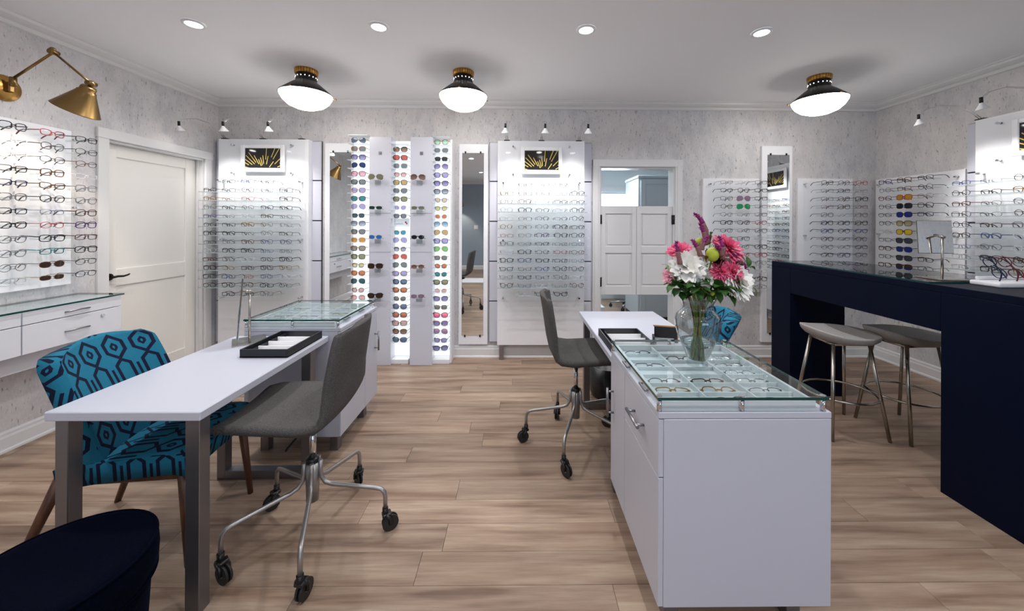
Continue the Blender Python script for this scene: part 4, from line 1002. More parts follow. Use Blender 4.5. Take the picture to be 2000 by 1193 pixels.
def display_case(label, x0, x1, y0, y1, side, seed, tray_x):
    """low white cabinet with a glass-topped tray for frames; side = x of the drawer face"""
    t = thing('display_case', label, 'display case', ((x0 + x1) / 2, (y0 + y1) / 2, 0))
    zb, zt = 0.125, 0.762
    part(t, 'body', B().box(x0 + (0.018 if side < 0 else 0), x1 - (0.018 if side > 0 else 0), y0, y1, zb, zt, 0.002), 'laminate_white')
    part(t, 'top_board', B().box(x0, x1, y0, y1, zt + 0.0015, 0.785, 0.0015), 'laminate_white')
    fx0, fx1 = (x0, x0 + 0.0175) if side < 0 else (x1 - 0.0175, x1)
    xo = x0 if side < 0 else x1; sg = side
    ym = y0 + (y1 - y0) * 0.62
    # drawer over door at the near end, full door at the far end
    d = part(t, 'drawer_front', B().box(fx0, fx1, y0 + 0.002, ym - 0.002, 0.565, zt - 0.002, 0.0012), 'laminate_white')
    hy = (y0 + ym) / 2
    part(d, 'bar_handle', B().cyl((xo + sg * 0.030, hy - 0.07, 0.665), (xo + sg * 0.030, hy + 0.07, 0.665), 0.0065, 10).cyl((xo, hy - 0.052, 0.665), (xo + sg * 0.030, hy - 0.052, 0.665), 0.005, 8).cyl((xo, hy + 0.052, 0.665), (xo + sg * 0.030, hy + 0.052, 0.665), 0.005, 8), 'brushed_metal')
    part(t, 'cabinet_door', B().box(fx0, fx1, y0 + 0.002, ym - 0.002, zb + 0.002, 0.561, 0.0012), 'laminate_white')
    d = part(t, 'cabinet_door', B().box(fx0, fx1, ym + 0.002, y1 - 0.002, zb + 0.002, zt - 0.002, 0.0012), 'laminate_white')
    hy = y1 - 0.05
    part(d, 'bar_handle', B().cyl((xo + sg * 0.030, hy, 0.47), (xo + sg * 0.030, hy, 0.61), 0.0065, 10).cyl((xo, hy, 0.488), (xo + sg * 0.030, hy, 0.488), 0.005, 8).cyl((xo, hy, 0.592), (xo + sg * 0.030, hy, 0.592), 0.005, 8), 'brushed_metal')
    for xa in (x0 + 0.05, x1 - 0.10):
        for ya in (y0 + 0.07, y1 - 0.12): part(t, 'foot', B().box(xa, xa + 0.05, ya, ya + 0.05, 0.0, zb, 0.002), 'leg_steel')
    # raised tray under the glass
    tx0, tx1, ty0, ty1 = x0 + 0.012, x1 - 0.045, y0 + 0.012, y1 - 0.035
    tr = part(t, 'tray', B().box(tx0, tx1, ty0, ty1, 0.785, 0.792).box(tx0, tx0 + 0.012, ty0, ty1, 0.792, 0.818).box(tx1 - 0.012, tx1, ty0, ty1, 0.792, 0.818).box(tx0 + 0.012, tx1 - 0.012, ty0, ty0 + 0.012, 0.792, 0.818).box(tx0 + 0.012, tx1 - 0.012, ty1 - 0.012, ty1, 0.792, 0.818), 'tray_white')
    w3 = (tx1 - tx0) / 3
    for q in (1, 2): part(tr, 'tray_divider', B().box(tx0 + w3 * q - 0.003, tx0 + w3 * q + 0.003, ty0 + 0.012, ty1 - 0.012, 0.792, 0.812), 'tray_white')
    nr = 7; hrow = (ty1 - ty0 - 0.024) / nr
    for q in range(3):
        for k in range(1, nr):
            yy = ty0 + 0.012 + hrow * k
            xa, xb = tx0 + w3 * q + (0.012 if q == 0 else 0.003), tx0 + w3 * (q + 1) - (0.012 if q == 2 else 0.003)
            part(tr, 'tray_divider', B().box(xa, xb, yy - 0.003, yy + 0.003, 0.792, 0.806), 'tray_white')
    xh = tx0 if side < 0 else tx1
    for ya in (y0 + 0.16, y0 + 0.38): part(tr, 'tray_pull', B().box(xh + sg * 0.008, xh + sg * 0.016, ya - 0.035, ya + 0.035, 0.796, 0.806, 0.002).box(xh, xh + sg * 0.01, ya - 0.033, ya - 0.027, 0.798, 0.804).box(xh, xh + sg * 0.01, ya + 0.027, ya + 0.033, 0.798, 0.804), 'brushed_metal')
    gx0, gx1, gy0, gy1 = x0 - 0.004, x1 - 0.01, y0 - 0.002, y1 - 0.012
    part(t, 'glass_top', glass_slab(gx0, gx1, gy0, gy1, 0.826, 0.836), ['glass_sheet', 'glass_edge'])
    for ya in (gy0 + 0.012, gy1 - 0.012):
        for xa in (gx0 + 0.010, (gx0 + gx1) / 2, gx1 - 0.012):
            part(t, 'glass_post', B().cyl((xa, ya, 0.785), (xa, ya, 0.826), 0.0085, 14).cyl((xa, ya, 0.836), (xa, ya, 0.839), 0.009, 14), 'chrome')
    part(t, 'clear_rail', B().box(gx0 + 0.012, gx1 - 0.012, y0 + 0.003, y0 + 0.008, 0.785, 0.796), 'acrylic_shelf')
    return tx0, w3, ty0 + 0.012, hrow
LC = display_case('white glass-topped display case at the far end of the left desk', -1.645, -1.065, 2.212, 2.785, 1, 1, None)
RC = display_case('white glass-topped display case with the flower vase on it', 0.480, 1.070, 1.222, 1.845, -1, 2, None)
r_ = random.Random(77)
for (tx, w3, ty, hr), cells, plc, grp in (
        (RC, [(0, 0, 'burgundy'), (0, 1, 'gold'), (0, 2, 'brown'), (0, 4, 'charcoal'), (0, 6, 'black'), (1, 0, 'charcoal'), (1, 1, 'gold'), (1, 2, 'brown'), (1, 5, 'black'), (2, 0, 'charcoal'), (2, 1, 'brown'), (2, 2, 'silver'), (2, 3, 'silver'), (2, 4, 'silver'), (2, 5, 'silver')], 'case with flowers', 'eyeglasses laid in the case with the flowers'),
        (LC, [(0, 0, 'black'), (0, 2, 'silver'), (0, 5, 'black'), (1, 0, 'charcoal'), (1, 2, 'charcoal'), (1, 4, 'silver'), (1, 6, 'gold'), (2, 0, 'silver'), (2, 1, 'charcoal'), (2, 3, 'gold'), (2, 5, 'silver')], 'left desk case', 'eyeglasses laid in the left desk case')):
    for q, k, fcol in cells:
        sh = r_.choice(['oval', 'rectangular', 'slim', 'panto'])
        lab = '%s %s folded eyeglasses, %s column, %s row from front, %s' % (colname(fcol), sh, ['left', 'middle', 'right'][q], ORD[k], plc)
        eyewear(sh, fcol, None, (tx + w3 * (q + 0.5) + (0.004 if q == 0 else 0), ty + hr * (k + 0.5) - 0.012, 0.7975), (R(-68), 0, R(r_.uniform(-6, 6))), lab, grp, fold=True)

# small green round sticker on the glass of the right case
single('sticker', B().lathe([(0.014, 0.0), (0.014, 0.0006), (0.009, 0.0006), (0.009, 0.0)], 24, (1.02, 1.74, 0.8364)), 'green_ink', 'green ring sticker on the far corner of the glass with the vase', 'sticker', (1.02, 1.74, 0.8364))

# ---- things on the left desk
def frame_tray(label, x0, x1, y0, y1, z):
    t = thing('frame_tray', label, 'tray', ((x0 + x1) / 2, (y0 + y1) / 2, z)); h = 0.042; w_ = 0.008
    part(t, 'tray_base', B().box(x0, x1, y0, y1, z, z + 0.006), 'black_leatherette')
    for a in ((x0, x0 + w_, y0, y1), (x1 - w_, x1, y0, y1), (x0 + w_, x1 - w_, y0, y0 + w_), (x0 + w_, x1 - w_, y1 - w_, y1)):
        part(t, 'tray_wall', B().box(a[0], a[1], a[2], a[3], z + 0.0, z + h, 0.001), 'black_leatherette')
    n = 4; dy = (y1 - y0 - 2 * w_) / n
    part(t, 'lining', B().box(x0 + 0.035, x1 - w_, y0 + w_, y1 - w_, z + 0.006, z + 0.010), 'paper_white')
    part(t, 'side_channel', B().box(x0 + 0.032, x0 + 0.035, y0 + w_, y1 - w_, z + 0.006, z + 0.030), 'black_leatherette')
    for k in range(1, n):
        part(t, 'divider', B().box(x0 + 0.035, x1 - w_, y0 + w_ + dy * k - 0.002, y0 + w_ + dy * k + 0.002, z + 0.010, z + 0.032), 'paper_white')
frame_tray('black frame tray with white dividers on the left desk', -1.395, -1.155, 1.845, 2.17, 0.74)
frame_tray('black frame tray with white dividers on the desk behind the flowers', 0.50, 0.74, 1.90, 2.225, 0.74)
def stand_mirror(label, base, wid, hgt, zt, zc, bs=0.15, rz=0.0, tilt=-7):
    t = thing('tabletop_mirror', label, 'mirror', base, rz)
    part(t, 'base_plate', B().box(-bs / 2, bs / 2, -bs / 2, bs / 2, 0.0, 0.007, 0.001), 'nickel', world=False)
    part(t, 'post', B().cyl((0, 0, 0.007), (0, 0, zt), 0.006, 12), 'nickel', world=False)
    part(t, 'swivel', B().cyl((0.012, 0, zt - 0.004), (-0.040, 0, zt + 0.008), 0.008, 12).ball((0, 0, zt), 0.010), 'nickel', world=False)
    q = Matrix.Rotation(R(tilt), 4, 'Y')
    b = B().box(-0.047, -0.043, -wid / 2, wid / 2, -hgt / 2, hgt / 2, 0.001)
    b.v = [tuple((Matrix.Translation((0, 0.0, zc)) @ q) @ Vector(v)) for v in b.v]
    mp = part(t, 'mirror_plate', b, 'mirror_back', world=False)
    b = B().box(-0.050, -0.047, -wid / 2 + 0.002, wid / 2 - 0.002, -hgt / 2 + 0.002, hgt / 2 - 0.002, 0.001).box(-0.043, -0.040, -wid / 2 + 0.002, wid / 2 - 0.002, -hgt / 2 + 0.002, hgt / 2 - 0.002, 0.001)
    b.v = [tuple((Matrix.Translation((0, 0.0, zc)) @ q) @ Vector(v)) for v in b.v]
    part(mp, 'mirror_glass', b, 'mirror', world=False)
stand_mirror('square tabletop mirror on a steel post standing on the left desk', (-1.535, 2.105, 0.74), 0.20, 0.335, 0.285, 0.205, 0.16, R(37.5), 4)
stand_mirror('square tabletop mirror on a steel post standing on the navy counter', (2.47, 2.085, 1.1095), 0.185, 0.195, 0.245, 0.245, 0.16, R(262), -4)
# chalkboard sign and card holder on the right desk
t = thing('chalkboard_sign', 'tiny blank chalkboard sign with a pine edge on the right desk', 'sign', (0.86, 2.09, 0.74), R(-14))
part(t, 'board', B().box(-0.062, 0.062, 0.0, 0.008, 0.0, 0.088), 'chalkboard', world=False)
part(t, 'pine_frame', B().box(0.062, 0.068, -0.001, 0.009, 0.0, 0.094).box(-0.068, 0.062, -0.001, 0.009, 0.088, 0.094), 'pine_edge', world=False)
part(t, 'prop', B().box(-0.072, -0.045, -0.03, 0.03, 0.0, 0.035, 0.002), 'black_plastic', world=False)
t = thing('card_holder', 'clear acrylic card holder with cards in front of the tiny chalkboard', 'card holder', (0.80, 1.93, 0.74), R(-10))
part(t, 'holder', B().prism([(0.0, 0.0), (0.05, 0.0), (0.062, 0.055), (0.059, 0.055), (0.047, 0.003), (0.003, 0.003), (0.010, 0.030), (0.007, 0.030)], 'x', -0.05, 0.05), 'acrylic_edge', world=False)
part(t, 'card_stack', B().prism([(0.012, 0.004), (0.040, 0.004), (0.050, 0.048), (0.022, 0.048)], 'x', -0.044, 0.044), 'paper_white', world=False)

# ---- grey shell office chairs
def office_chair(label, loc, rz):
    t = thing('office_chair', label, 'chair', loc, rz, 'grey office chairs on casters')
    prof = [(0.300, 0.548), (0.285, 0.566), (0.24, 0.574), (0.15, 0.572), (0.05, 0.566), (-0.04, 0.560), (-0.11, 0.568), (-0.155, 0.596), (-0.18, 0.64), (-0.196, 0.71), (-0.208, 0.79), (-0.220, 0.87), (-0.230, 0.93), (-0.236, 0.963), (-0.238, 0.972)]
    def spine(u):
        f = u * (len(prof) - 1); i = min(int(f), len(prof) - 2); k = f - i
        return prof[i][0] * (1 - k) + prof[i + 1][0] * k, prof[i][1] * (1 - k) + prof[i + 1][1] * k
    hw = [0.168, 0.192, 0.206, 0.216, 0.222, 0.224, 0.224, 0.224, 0.222, 0.218, 0.213, 0.207, 0.199, 0.186, 0.160]
    def shell(u, v):
        d, z = spine(u); f = u * 14; i = min(int(f), 13); w_ = hw[i] * (1 - f + i) + hw[i + 1] * (f - i)
        s_ = 2 * v - 1; dish = s_ * s_
        back = max(0.0, min(1.0, (u - 0.42) * 4)); seat = 1 - back
        return (d + back * 0.040 * dish, s_ * w_, z + seat * 0.012 * dish)
    part(t, 'shell', B().sheet(shell, 42, 14, 0.032), 'grey_weave', world=False)
    part(t, 'seat_plate', B().lathe([(0.0, 0.500), (0.05, 0.502), (0.075, 0.528), (0.0, 0.530)], 20), 'black_plastic', world=False)
    part(t, 'gas_column', B().cyl((0, 0, 0.33), (0, 0, 0.505), 0.014, 14), 'chrome', world=False)
    part(t, 'lever', B().tube([(0.0, 0.03, 0.505), (0.02, 0.10, 0.502), (0.02, 0.18, 0.498)], 0.005, 8), 'black_plastic', world=False)
    hb = part(t, 'hub', B().lathe([(0.0, 0.165), (0.026, 0.165), (0.030, 0.335), (0.0, 0.336)], 20), 'satin_grey_tube', world=False)
    part(hb, 'collar', B().lathe([(0.0, 0.336), (0.026, 0.336), (0.028, 0.352), (0.015, 0.362), (0.0, 0.362)], 18), 'black_plastic', world=False)
    for k in range(5):
        a = PI + R(72 * k); c, s_ = math.cos(a), math.sin(a)
        P = lambda r, z: (r * c, r * s_, z)
        part(t, 'base_arm', B().tube([P(0.034, 0.345), P(0.035, 0.30), P(0.040, 0.268), P(0.056, 0.243), P(0.085, 0.232), P(0.17, 0.219), P(0.275, 0.203), P(0.303, 0.196), P(0.318, 0.180), P(0.322, 0.155), P(0.322, 0.105)], 0.0095, 10), 'satin_grey_tube', world=False)
        cs = B().cyl(P(0.322, 0.072), P(0.322, 0.110), 0.013, 12)
        ta = a + R(25 + 31 * k); tx, ty = math.cos(ta), math.sin(ta); wx, wy = 0.322 * c + 0.022 * tx, 0.322 * s_ + 0.022 * ty
        # fork hood
        for sgn in (-1, 1):
            ox, oy = -ty * 0.0155 * sgn, tx * 0.0155 * sgn
            cs.tube([(0.322 * c + ox, 0.322 * s_ + oy, 0.082), (wx + ox, wy + oy, 0.060), (wx + ox, wy + oy, 0.036)], [0.008, 0.009, 0.010], 6)
        cs.box(-0.02, 0.02, -0.018, 0.018, 0.070, 0.086, 0.004); n8 = len(cs.v)
        q = Matrix.Translation((0.322 * c + 0.006 * tx, 0.322 * s_ + 0.006 * ty, 0)) @ Matrix.Rotation(ta, 4, 'Z')
        bx_ = 24
        cs.v[-bx_:] = [tuple(q @ Vector(v)) for v in cs.v[-bx_:]]
        ca = part(t, 'caster', cs, 'black_plastic', world=False)
        wh = B()
        for sgn in (-1, 1):
            wh.tube([(wx - ty * 0.004 * sgn, wy + tx * 0.004 * sgn, 0.036), (wx - ty * 0.012 * sgn, wy + tx * 0.012 * sgn, 0.036)], 0.036, 20)
        part(ca, 'wheel', wh, 'black_rubber', world=False)
        hc = B().cyl((wx + ty * 0.0135, wy - tx * 0.0135, 0.036), (wx - ty * 0.0135, wy + tx * 0.0135, 0.036), 0.008, 10)
        part(ca, 'axle', hc, 'chrome', world=False)
office_chair('grey fabric office chair on casters at the left desk', (-0.925, 1.662, 0), PI + R(4))
office_chair('grey fabric office chair on casters at the right desk', (0.385, 2.36, 0), R(-3))

# ---- teal lattice guest chairs
def guest_chair(label, loc, rz):
    """faces local +x; origin under the seat"""
    t = thing('guest_chair', label, 'chair', loc, rz, 'teal patterned guest chairs')
    def seat(u, v):
        x = -0.13 + 0.49 * u; s_ = 2 * v - 1
        w_ = 0.235 - 0.012 * u
        z = 0.485 - 0.010 * s_ * s_ - 0.018 * max(0, u - 0.85) / 0.15 - 0.03 * (1 - u) ** 2
        return (x, s_ * w_, z)
    st = part(t, 'seat', B().sheet(seat, 16, 12, 0.085), 'teal_lattice', world=False, uv='box')
    def back(u, v):
        s_ = 2 * v - 1; z = 0.38 + 0.495 * u
        w_ = 0.232 + 0.010 * math.sin(PI * min(1, u * 0.8)) - 0.020 * max(0, (u - 0.90) / 0.10) ** 2
        x = -0.05 - 0.19 * u - 0.045 * u * u + 0.075 * s_ * s_ * (0.4 + 0.6 * u)
        return (x + 0.01, s_ * w_, z)
    part(t, 'backrest', B().sheet(back, 24, 16, 0.065), 'teal_lattice', world=False, uv='box')
    for sy in (-1, 1):
        part(t, 'leg', B().tube([(0.30, sy * 0.185, 0.405), (0.335, sy * 0.205, 0.0)], [0.021, 0.012], 10), 'walnut', world=False)
        part(t, 'leg', B().tube([(-0.14, sy * 0.185, 0.405), (-0.30, sy * 0.215, 0.0)], [0.022, 0.013], 10), 'walnut', world=False)
        part(t, 'side_rail', B().box(-0.15, 0.31, sy * 0.185 - 0.014, sy * 0.185 + 0.014, 0.355, 0.392, 0.004), 'walnut', world=False)
    part(t, 'cross_rail', B().box(-0.155, -0.125, -0.185, 0.185, 0.355, 0.392, 0.004), 'walnut', world=False)
guest_chair('teal and navy patterned guest chair tucked under the left desk', (-1.71, 1.69, 0), 0.10)
guest_chair('teal and navy patterned guest chair behind the flower vase', (1.09, 2.275, 0), PI - 0.30)

# ---- navy velvet round pouf
pf = thing('pouf', 'round navy velvet pouf in the near left corner', 'pouf', (-1.30, 1.035, 0))
part(pf, 'base', B().lathe([(0.0, 0.0), (0.175, 0.0), (0.18, 0.008), (0.195, 0.30), (0.205, 0.345), (0.0, 0.345)], 48), 'navy_velvet', world=False)
part(pf, 'cushion', B().lathe([(0.0, 0.345), (0.204, 0.348), (0.212, 0.362), (0.214, 0.40), (0.212, 0.432), (0.204, 0.448), (0.188, 0.452), (0.15, 0.446), (0.08, 0.441), (0.0, 0.440)], 56), 'navy_velvet', world=False)
part(pf, 'piping', B().tube([(0.208 * math.cos(2 * PI * k / 56), 0.208 * math.sin(2 * PI * k / 56), 0.447) for k in range(56)], 0.0045, 6, closed=True), 'navy_velvet', world=False)
part(pf, 'lower_piping', B().tube([(0.208 * math.cos(2 * PI * k / 56), 0.208 * math.sin(2 * PI * k / 56), 0.346) for k in range(56)], 0.0045, 6, closed=True), 'navy_velvet', world=False)

# ---- black bin behind the right chair
single('waste_bin', B().lathe([(0.0, 0.0), (0.12, 0.0), (0.138, 0.012), (0.146, 0.04), (0.16, 0.26), (0.155, 0.26), (0.14, 0.04), (0.0, 0.02)], 32, (0.76, 3.02, 0)), 'black_plastic', 'black bin on the floor behind the right office chair', 'bin', (0.76, 3.02, 0))

# ---- navy counter
nc = thing('counter', 'long navy bar-height counter with open knee space and a glass inlay', 'counter', (2.55, 2.2, 0))
NX0, NX1, NZ = 2.262, 2.86, 1.10
part(nc, 'counter_top', B().box(NX0, NX1, 0.95, 3.205, 1.062, NZ, 0.002), 'navy_laminate')
part(nc, 'apron', B().box(NX0, NX0 + 0.04, 1.915, 2.985, 0.855, 1.0615, 0.002), 'navy_laminate')
part(nc, 'apron', B().box(NX1 - 0.04, NX1, 1.915, 2.985, 0.98, 1.0615, 0.002), 'navy_laminate')
part(nc, 'slab_leg', B().box(NX0, 2.72, 2.985, 3.205, 0.0, 1.0615, 0.002), 'navy_laminate')
part(nc, 'pedestal', B().box(NX0, NX1, 0.95, 1.915, 0.0, 1.0615, 0.002), 'navy_laminate')
part(nc, 'glass_inlay', glass_slab(NX0 + 0.012, NX1 - 0.012, 1.985, 3.10, NZ + 0.0005, NZ + 0.0085), ['glass_sheet', 'glass_edge'])
# tray of frames on the counter
tr = thing('frame_stand', 'white tray of upright tortoise frames at the near end of the counter', 'tray', (2.72, 1.90, NZ))
part(tr, 'tray_base', B().box(2.475, 2.855, 1.835, 1.965, NZ, NZ + 0.026, 0.008, seg=2), 'lamp_white')
part(tr, 'tray_lip', B().box(2.50, 2.83, 1.945, 1.960, NZ + 0.026, NZ + 0.045, 0.004), 'lamp_white')
for k, (fcol, sh) in enumerate((('navy', 'panto'), ('burgundy', 'panto'), ('tortoise', 'round'), ('black', 'panto'))):
    x = 2.525 + 0.085 * k
    # standing on one temple side with the front turned to the photographer
    eyewear(sh, fcol, None, (x, 1.895, NZ + 0.098), (0, R(62 - 4 * k), R(-52)), '%s %s eyeglasses standing upright, %s in the white counter tray' % (colname(fcol), sh, ORD[k]), 'upright frames in the counter tray', fold=True)

# ---- counter stools
def stool(label, loc, rz):
    t = thing('counter_stool', label, 'stool', loc, rz, 'grey counter stools')
    def top(u, v):
        a = 2 * PI * v; r = u
        x = 0.214 * r * math.copysign(abs(math.cos(a)) ** 0.85, math.cos(a)); y = 0.20 * r * math.copysign(abs(math.sin(a)) ** 0.85, math.sin(a))
        z = 0.655 + 0.022 * r ** 3 + 0.034 * max(0, -x / 0.214) ** 2 * r
        return (x, y, z)
    b = B(); n = 36; rings = [0.02, 0.3, 0.55, 0.75, 0.88, 0.96, 1.0]
    vs = []; fs = []
    for r in rings:
        for j in range(n): vs.append(top(r, j / n))
    for r, dz in ((1.005, -0.012), (0.97, -0.028), (0.86, -0.042), (0.55, -0.052), (0.02, -0.054)):
        for j in range(n):
            q = top(r, j / n); vs.append((q[0], q[1], q[2] + dz))
    m_ = len(vs) // n
    for i in range(m_ - 1):
        for j in range(n): fs.append((i * n + j, i * n + (j + 1) % n, (i + 1) * n + (j + 1) % n, (i + 1) * n + j))
    fs += [tuple(range(n)), tuple((m_ - 1) * n + j for j in range(n))]
    part(t, 'seat', b.add(vs, fs, 0, True), 'stool_grey', world=False)
    tops = [(-0.12, -0.10), (0.12, -0.10), (0.12, 0.10), (-0.12, 0.10)]; feet = [(-0.185, -0.175), (0.185, -0.175), (0.185, 0.175), (-0.185, 0.175)]
    part(t, 'seat_frame', B().tube([(x, y, 0.612) for x, y in tops], 0.009, 8, closed=True), 'nickel', world=False)
    for (x0, y0), (x1, y1) in zip(tops, feet): part(t, 'leg', B().cyl((x0, y0, 0.615), (x1, y1, 0.0), 0.0105, 12), 'nickel', world=False)
    k = 0.58; ring = []
    for i in range(4):
        a, c = feet[i], feet[(i + 1) % 4]
        lx = lambda p, q: (q[0] + (p[0] - q[0]) * k, q[1] + (p[1] - q[1]) * k)
        A = lx(feet[i], tops[i]); C = lx(feet[(i + 1) % 4], tops[(i + 1) % 4])
        for f in (0.08, 0.3, 0.5, 0.7, 0.92):
            bow = 0.055 * math.sin(PI * f)
            mx, my = A[0] + (C[0] - A[0]) * f, A[1] + (C[1] - A[1]) * f
            nx, ny = (A[1] - C[1]), (C[0] - A[0]); L = math.hypot(nx, ny)
            ring.append((mx - nx / L * bow * -1 * -1, my - ny / L * bow, 0.255))
    part(t, 'foot_ring', B().tube(ring, 0.008, 8, closed=True), 'nickel', world=False)
stool('grey upholstered counter stool nearer the flower display case', (2.263, 2.53, 0), R(-2))
stool('grey upholstered counter stool farther right, partly behind the navy pedestal', (2.702, 2.50, 0), R(6))

# ================================================================== FLOWERS
VX, VY, VZ = 0.752, 1.506, 0.8365
vs = thing('vase', 'clear glass vase half filled with water on the display case', 'vase', (VX, VY, VZ))
outer = [(0.0, 0.0), (0.040, 0.0), (0.042, 0.004), (0.040, 0.012), (0.038, 0.018), (0.044, 0.035), (0.060, 0.075), (0.076, 0.115), (0.086, 0.155), (0.089, 0.185), (0.084, 0.208), (0.070, 0.222), (0.060, 0.232), (0.0575, 0.242), (0.061, 0.258), (0.070, 0.274), (0.080, 0.288)]
inner = [(r - 0.004, z) for r, z in outer[::-1] if z > 0.03] + [(0.034, 0.026), (0.0, 0.024)]
part(vs, 'glass', B().lathe(outer + [(0.078, 0.290)] + inner, 48), 'vase_glass', world=False)
wp = [(0.0, 0.0265), (0.033, 0.028)] + [(r - 0.0055, z) for r, z in outer if 0.034 < z < 0.10] + [(0.0665, 0.1025), (0.0, 0.1025)]
part(vs, 'water', B().lathe(wp, 40), 'water', world=False)
r_ = random.Random(3)
def stem_path(tip, k):
    a = k * 2.399
    foot = Vector((VX + 0.018 * math.cos(a), VY + 0.018 * math.sin(a), VZ + 0.03))
    neck = Vector((VX - 0.026 * math.cos(a), VY - 0.026 * math.sin(a), VZ + 0.242)) * 0.5 + Vector((VX, VY, VZ + 0.242)) * 0.5
    tip = Vector(tip)
    neck += Vector((tip.x - VX, tip.y - VY, 0)).normalized() * 0.02 if (tip.xy - Vector((VX, VY))).length > 1e-3 else Vector()
    return [foot, (foot + neck) / 2, neck, (neck + tip) / 2 + Vector((0, 0, 0.01)), tip]
SK = 0
def bloom_root(name, label, cat, c, dirv, sr=0.0035, mat='stem_green'):
    global SK; SK += 1
    t = thing(name, label, cat, (VX, VY, VZ + 0.03), 0, 'flowers and greenery in the vase')
    part(t, 'stem', B().tube(stem_path(Vector(c) - Vector(dirv) * 0.02, SK), sr, 6), mat)
    return t
def petals(b, c, R_, dirv, n_layers, per, pl, pw, cup, rr, ruffle=0.15):
    """layered ruffled petals around an axis"""
    ax = Vector(dirv).normalized(); e1 = ax.orthogonal().normalized(); e2 = ax.cross(e1)
    for L in range(n_layers):
        f = L / max(1, n_layers - 1); tilt = math.radians(12 + cup * f)
        n = per + L * 2
        for k in range(n):
            a = 2 * PI * (k + 0.5 * (L % 2)) / n + rr.uniform(-0.15, 0.15)
            rd = e1 * math.cos(a) + e2 * math.sin(a); td = ax.cross(rd)
            u_dir = ax * math.cos(tilt) + rd * math.sin(tilt)
            ln = pl * (0.75 + 0.35 * f) * rr.uniform(0.85, 1.1); wd = pw * rr.uniform(0.85, 1.15)
            ph = rr.uniform(0, 6)
            def fn(u, v):
                s_ = 2 * v - 1; w_ = wd * math.sin(PI * min(0.92, 0.12 + 0.80 * u)) ** 0.7
                p = Vector(c) + rd * R_ * 0.12 * (L + 0.3) / n_layers + u_dir * ln * u + td * s_ * w_
                p += ax * (s_ * s_ * 0.25 * wd) + (ax * 0.5 - rd * 0.5) * (0.22 * ln * u * u * (1 - 0.6 * f))
                p += u_dir * (ruffle * ln * 0.28 * math.sin(9 * v + ph) * u * u)
                return p
            b.sheet(fn, 4, 5)
    return b
def ruffle(c, Rr, dirv, n, thmax, pl, pw, rr, frill, curl):
    """ball of overlapping petals over the cap of a sphere facing dirv"""
    b = B(); ax = Vector(dirv).normalized(); e1 = ax.orthogonal().normalized(); e2 = ax.cross(e1); c = Vector(c)
    for i in range(n):
        th = math.acos(1 - (i + 0.5) / n * (1 - math.cos(thmax))); a = i * 2.39996 + rr.uniform(-0.3, 0.3)
        d = ax * math.cos(th) + (e1 * math.cos(a) + e2 * math.sin(a)) * math.sin(th)
        out = (d - ax * d.dot(ax)); out = out.normalized() if out.length > 0.05 else e1
        tg = d.cross(out); tg = tg.normalized() if tg.length > 1e-4 else e2
        sp = rr.uniform(0.85, 1.15); base = c + d * Rr * 0.25; ph = rr.uniform(0, 6); ln = pl * sp
        dd = (d * 0.9 + out * 0.25 * math.sin(th)).normalized()
        bend = (out * math.sin(th) * curl - ax * 0.15 * curl)
        def fn(u, v):
            s_ = 2 * v - 1; w_ = pw * sp * (0.25 + 0.75 * math.sin(PI * min(0.75, 0.15 + 0.6 * u)))
            q = base + dd * ln * u + tg * s_ * w_ + bend * ln * u * u - d * (s_ * s_ * 0.30 * pw * u)
            return q + dd * (frill * ln * math.sin(11 * v + ph) * u * u) + out * (frill * 0.6 * ln * math.cos(9 * v + ph) * u * u)
        b.sheet(fn, 4, 6)
    return b
def peony(c, dirv, s, label):
    t = bloom_root('peony', label, 'flower', c, dirv, 0.0042)
    part(t, 'petals', ruffle(c, 0.03 * s, dirv, 46, 1.75, 0.044 * s, 0.022 * s, r_, 0.10, 0.35), 'petal_white')
def carnation(c, dirv, s, label, mat='petal_pink'):
    t = bloom_root('carnation', label, 'flower', c, dirv)
    part(t, 'petals', ruffle(c, 0.02 * s, dirv, 44, 1.55, 0.026 * s, 0.011 * s, r_, 0.22, 0.3), mat)
    part(t, 'calyx', B().tube([Vector(c) - Vector(dirv) * 0.028, Vector(c) + Vector(dirv) * 0.004], [0.005, 0.010], 8), 'stem_green')
def zinnia(c, dirv, s, label):
    t = bloom_root('zinnia', label, 'flower', c, dirv)
    part(t, 'petals', ruffle(c, 0.018 * s, dirv, 90, 1.62, 0.031 * s, 0.0065 * s, r_, 0.03, 0.55), 'petal_pink')
def celosia(path, label, r0=0.0095):
    t = bloom_root('celosia', label, 'flower', path[0], (0, 0, 1), 0.0026, 'burgundy')
    P = [Vector(p) for p in path]
    pts = []
    for i in range(len(P) - 1):
        for k in range(6): pts.append(P[i].lerp(P[i + 1], k / 6))
    pts.append(P[-1]); n = len(pts)
    half = int(n * 0.55)
    def plume(pp, r_a, r_b, mat, nm):
        b = B().tube(pp, [r_a + (r_b - r_a) * i / max(1, len(pp) - 1) for i in range(len(pp))], 8)
        for p in pp:
            for q in range(9):
                d = Vector((r_.uniform(-1, 1), r_.uniform(-1, 1), r_.uniform(-0.3, 1))).normalized()
                b.tube([p + d * 0.002, p + d * r_.uniform(0.009, 0.0135)], [0.0026, 0.0008], 4)
        part(t, nm, b, mat)
    plume(pts[:half + 1], r0 * 1.05, r0 * 0.95, 'celosia_dusty', 'lower_plume'); plume(pts[half:], r0 * 0.95, r0 * 0.3, 'celosia_purple', 'plume_tip')
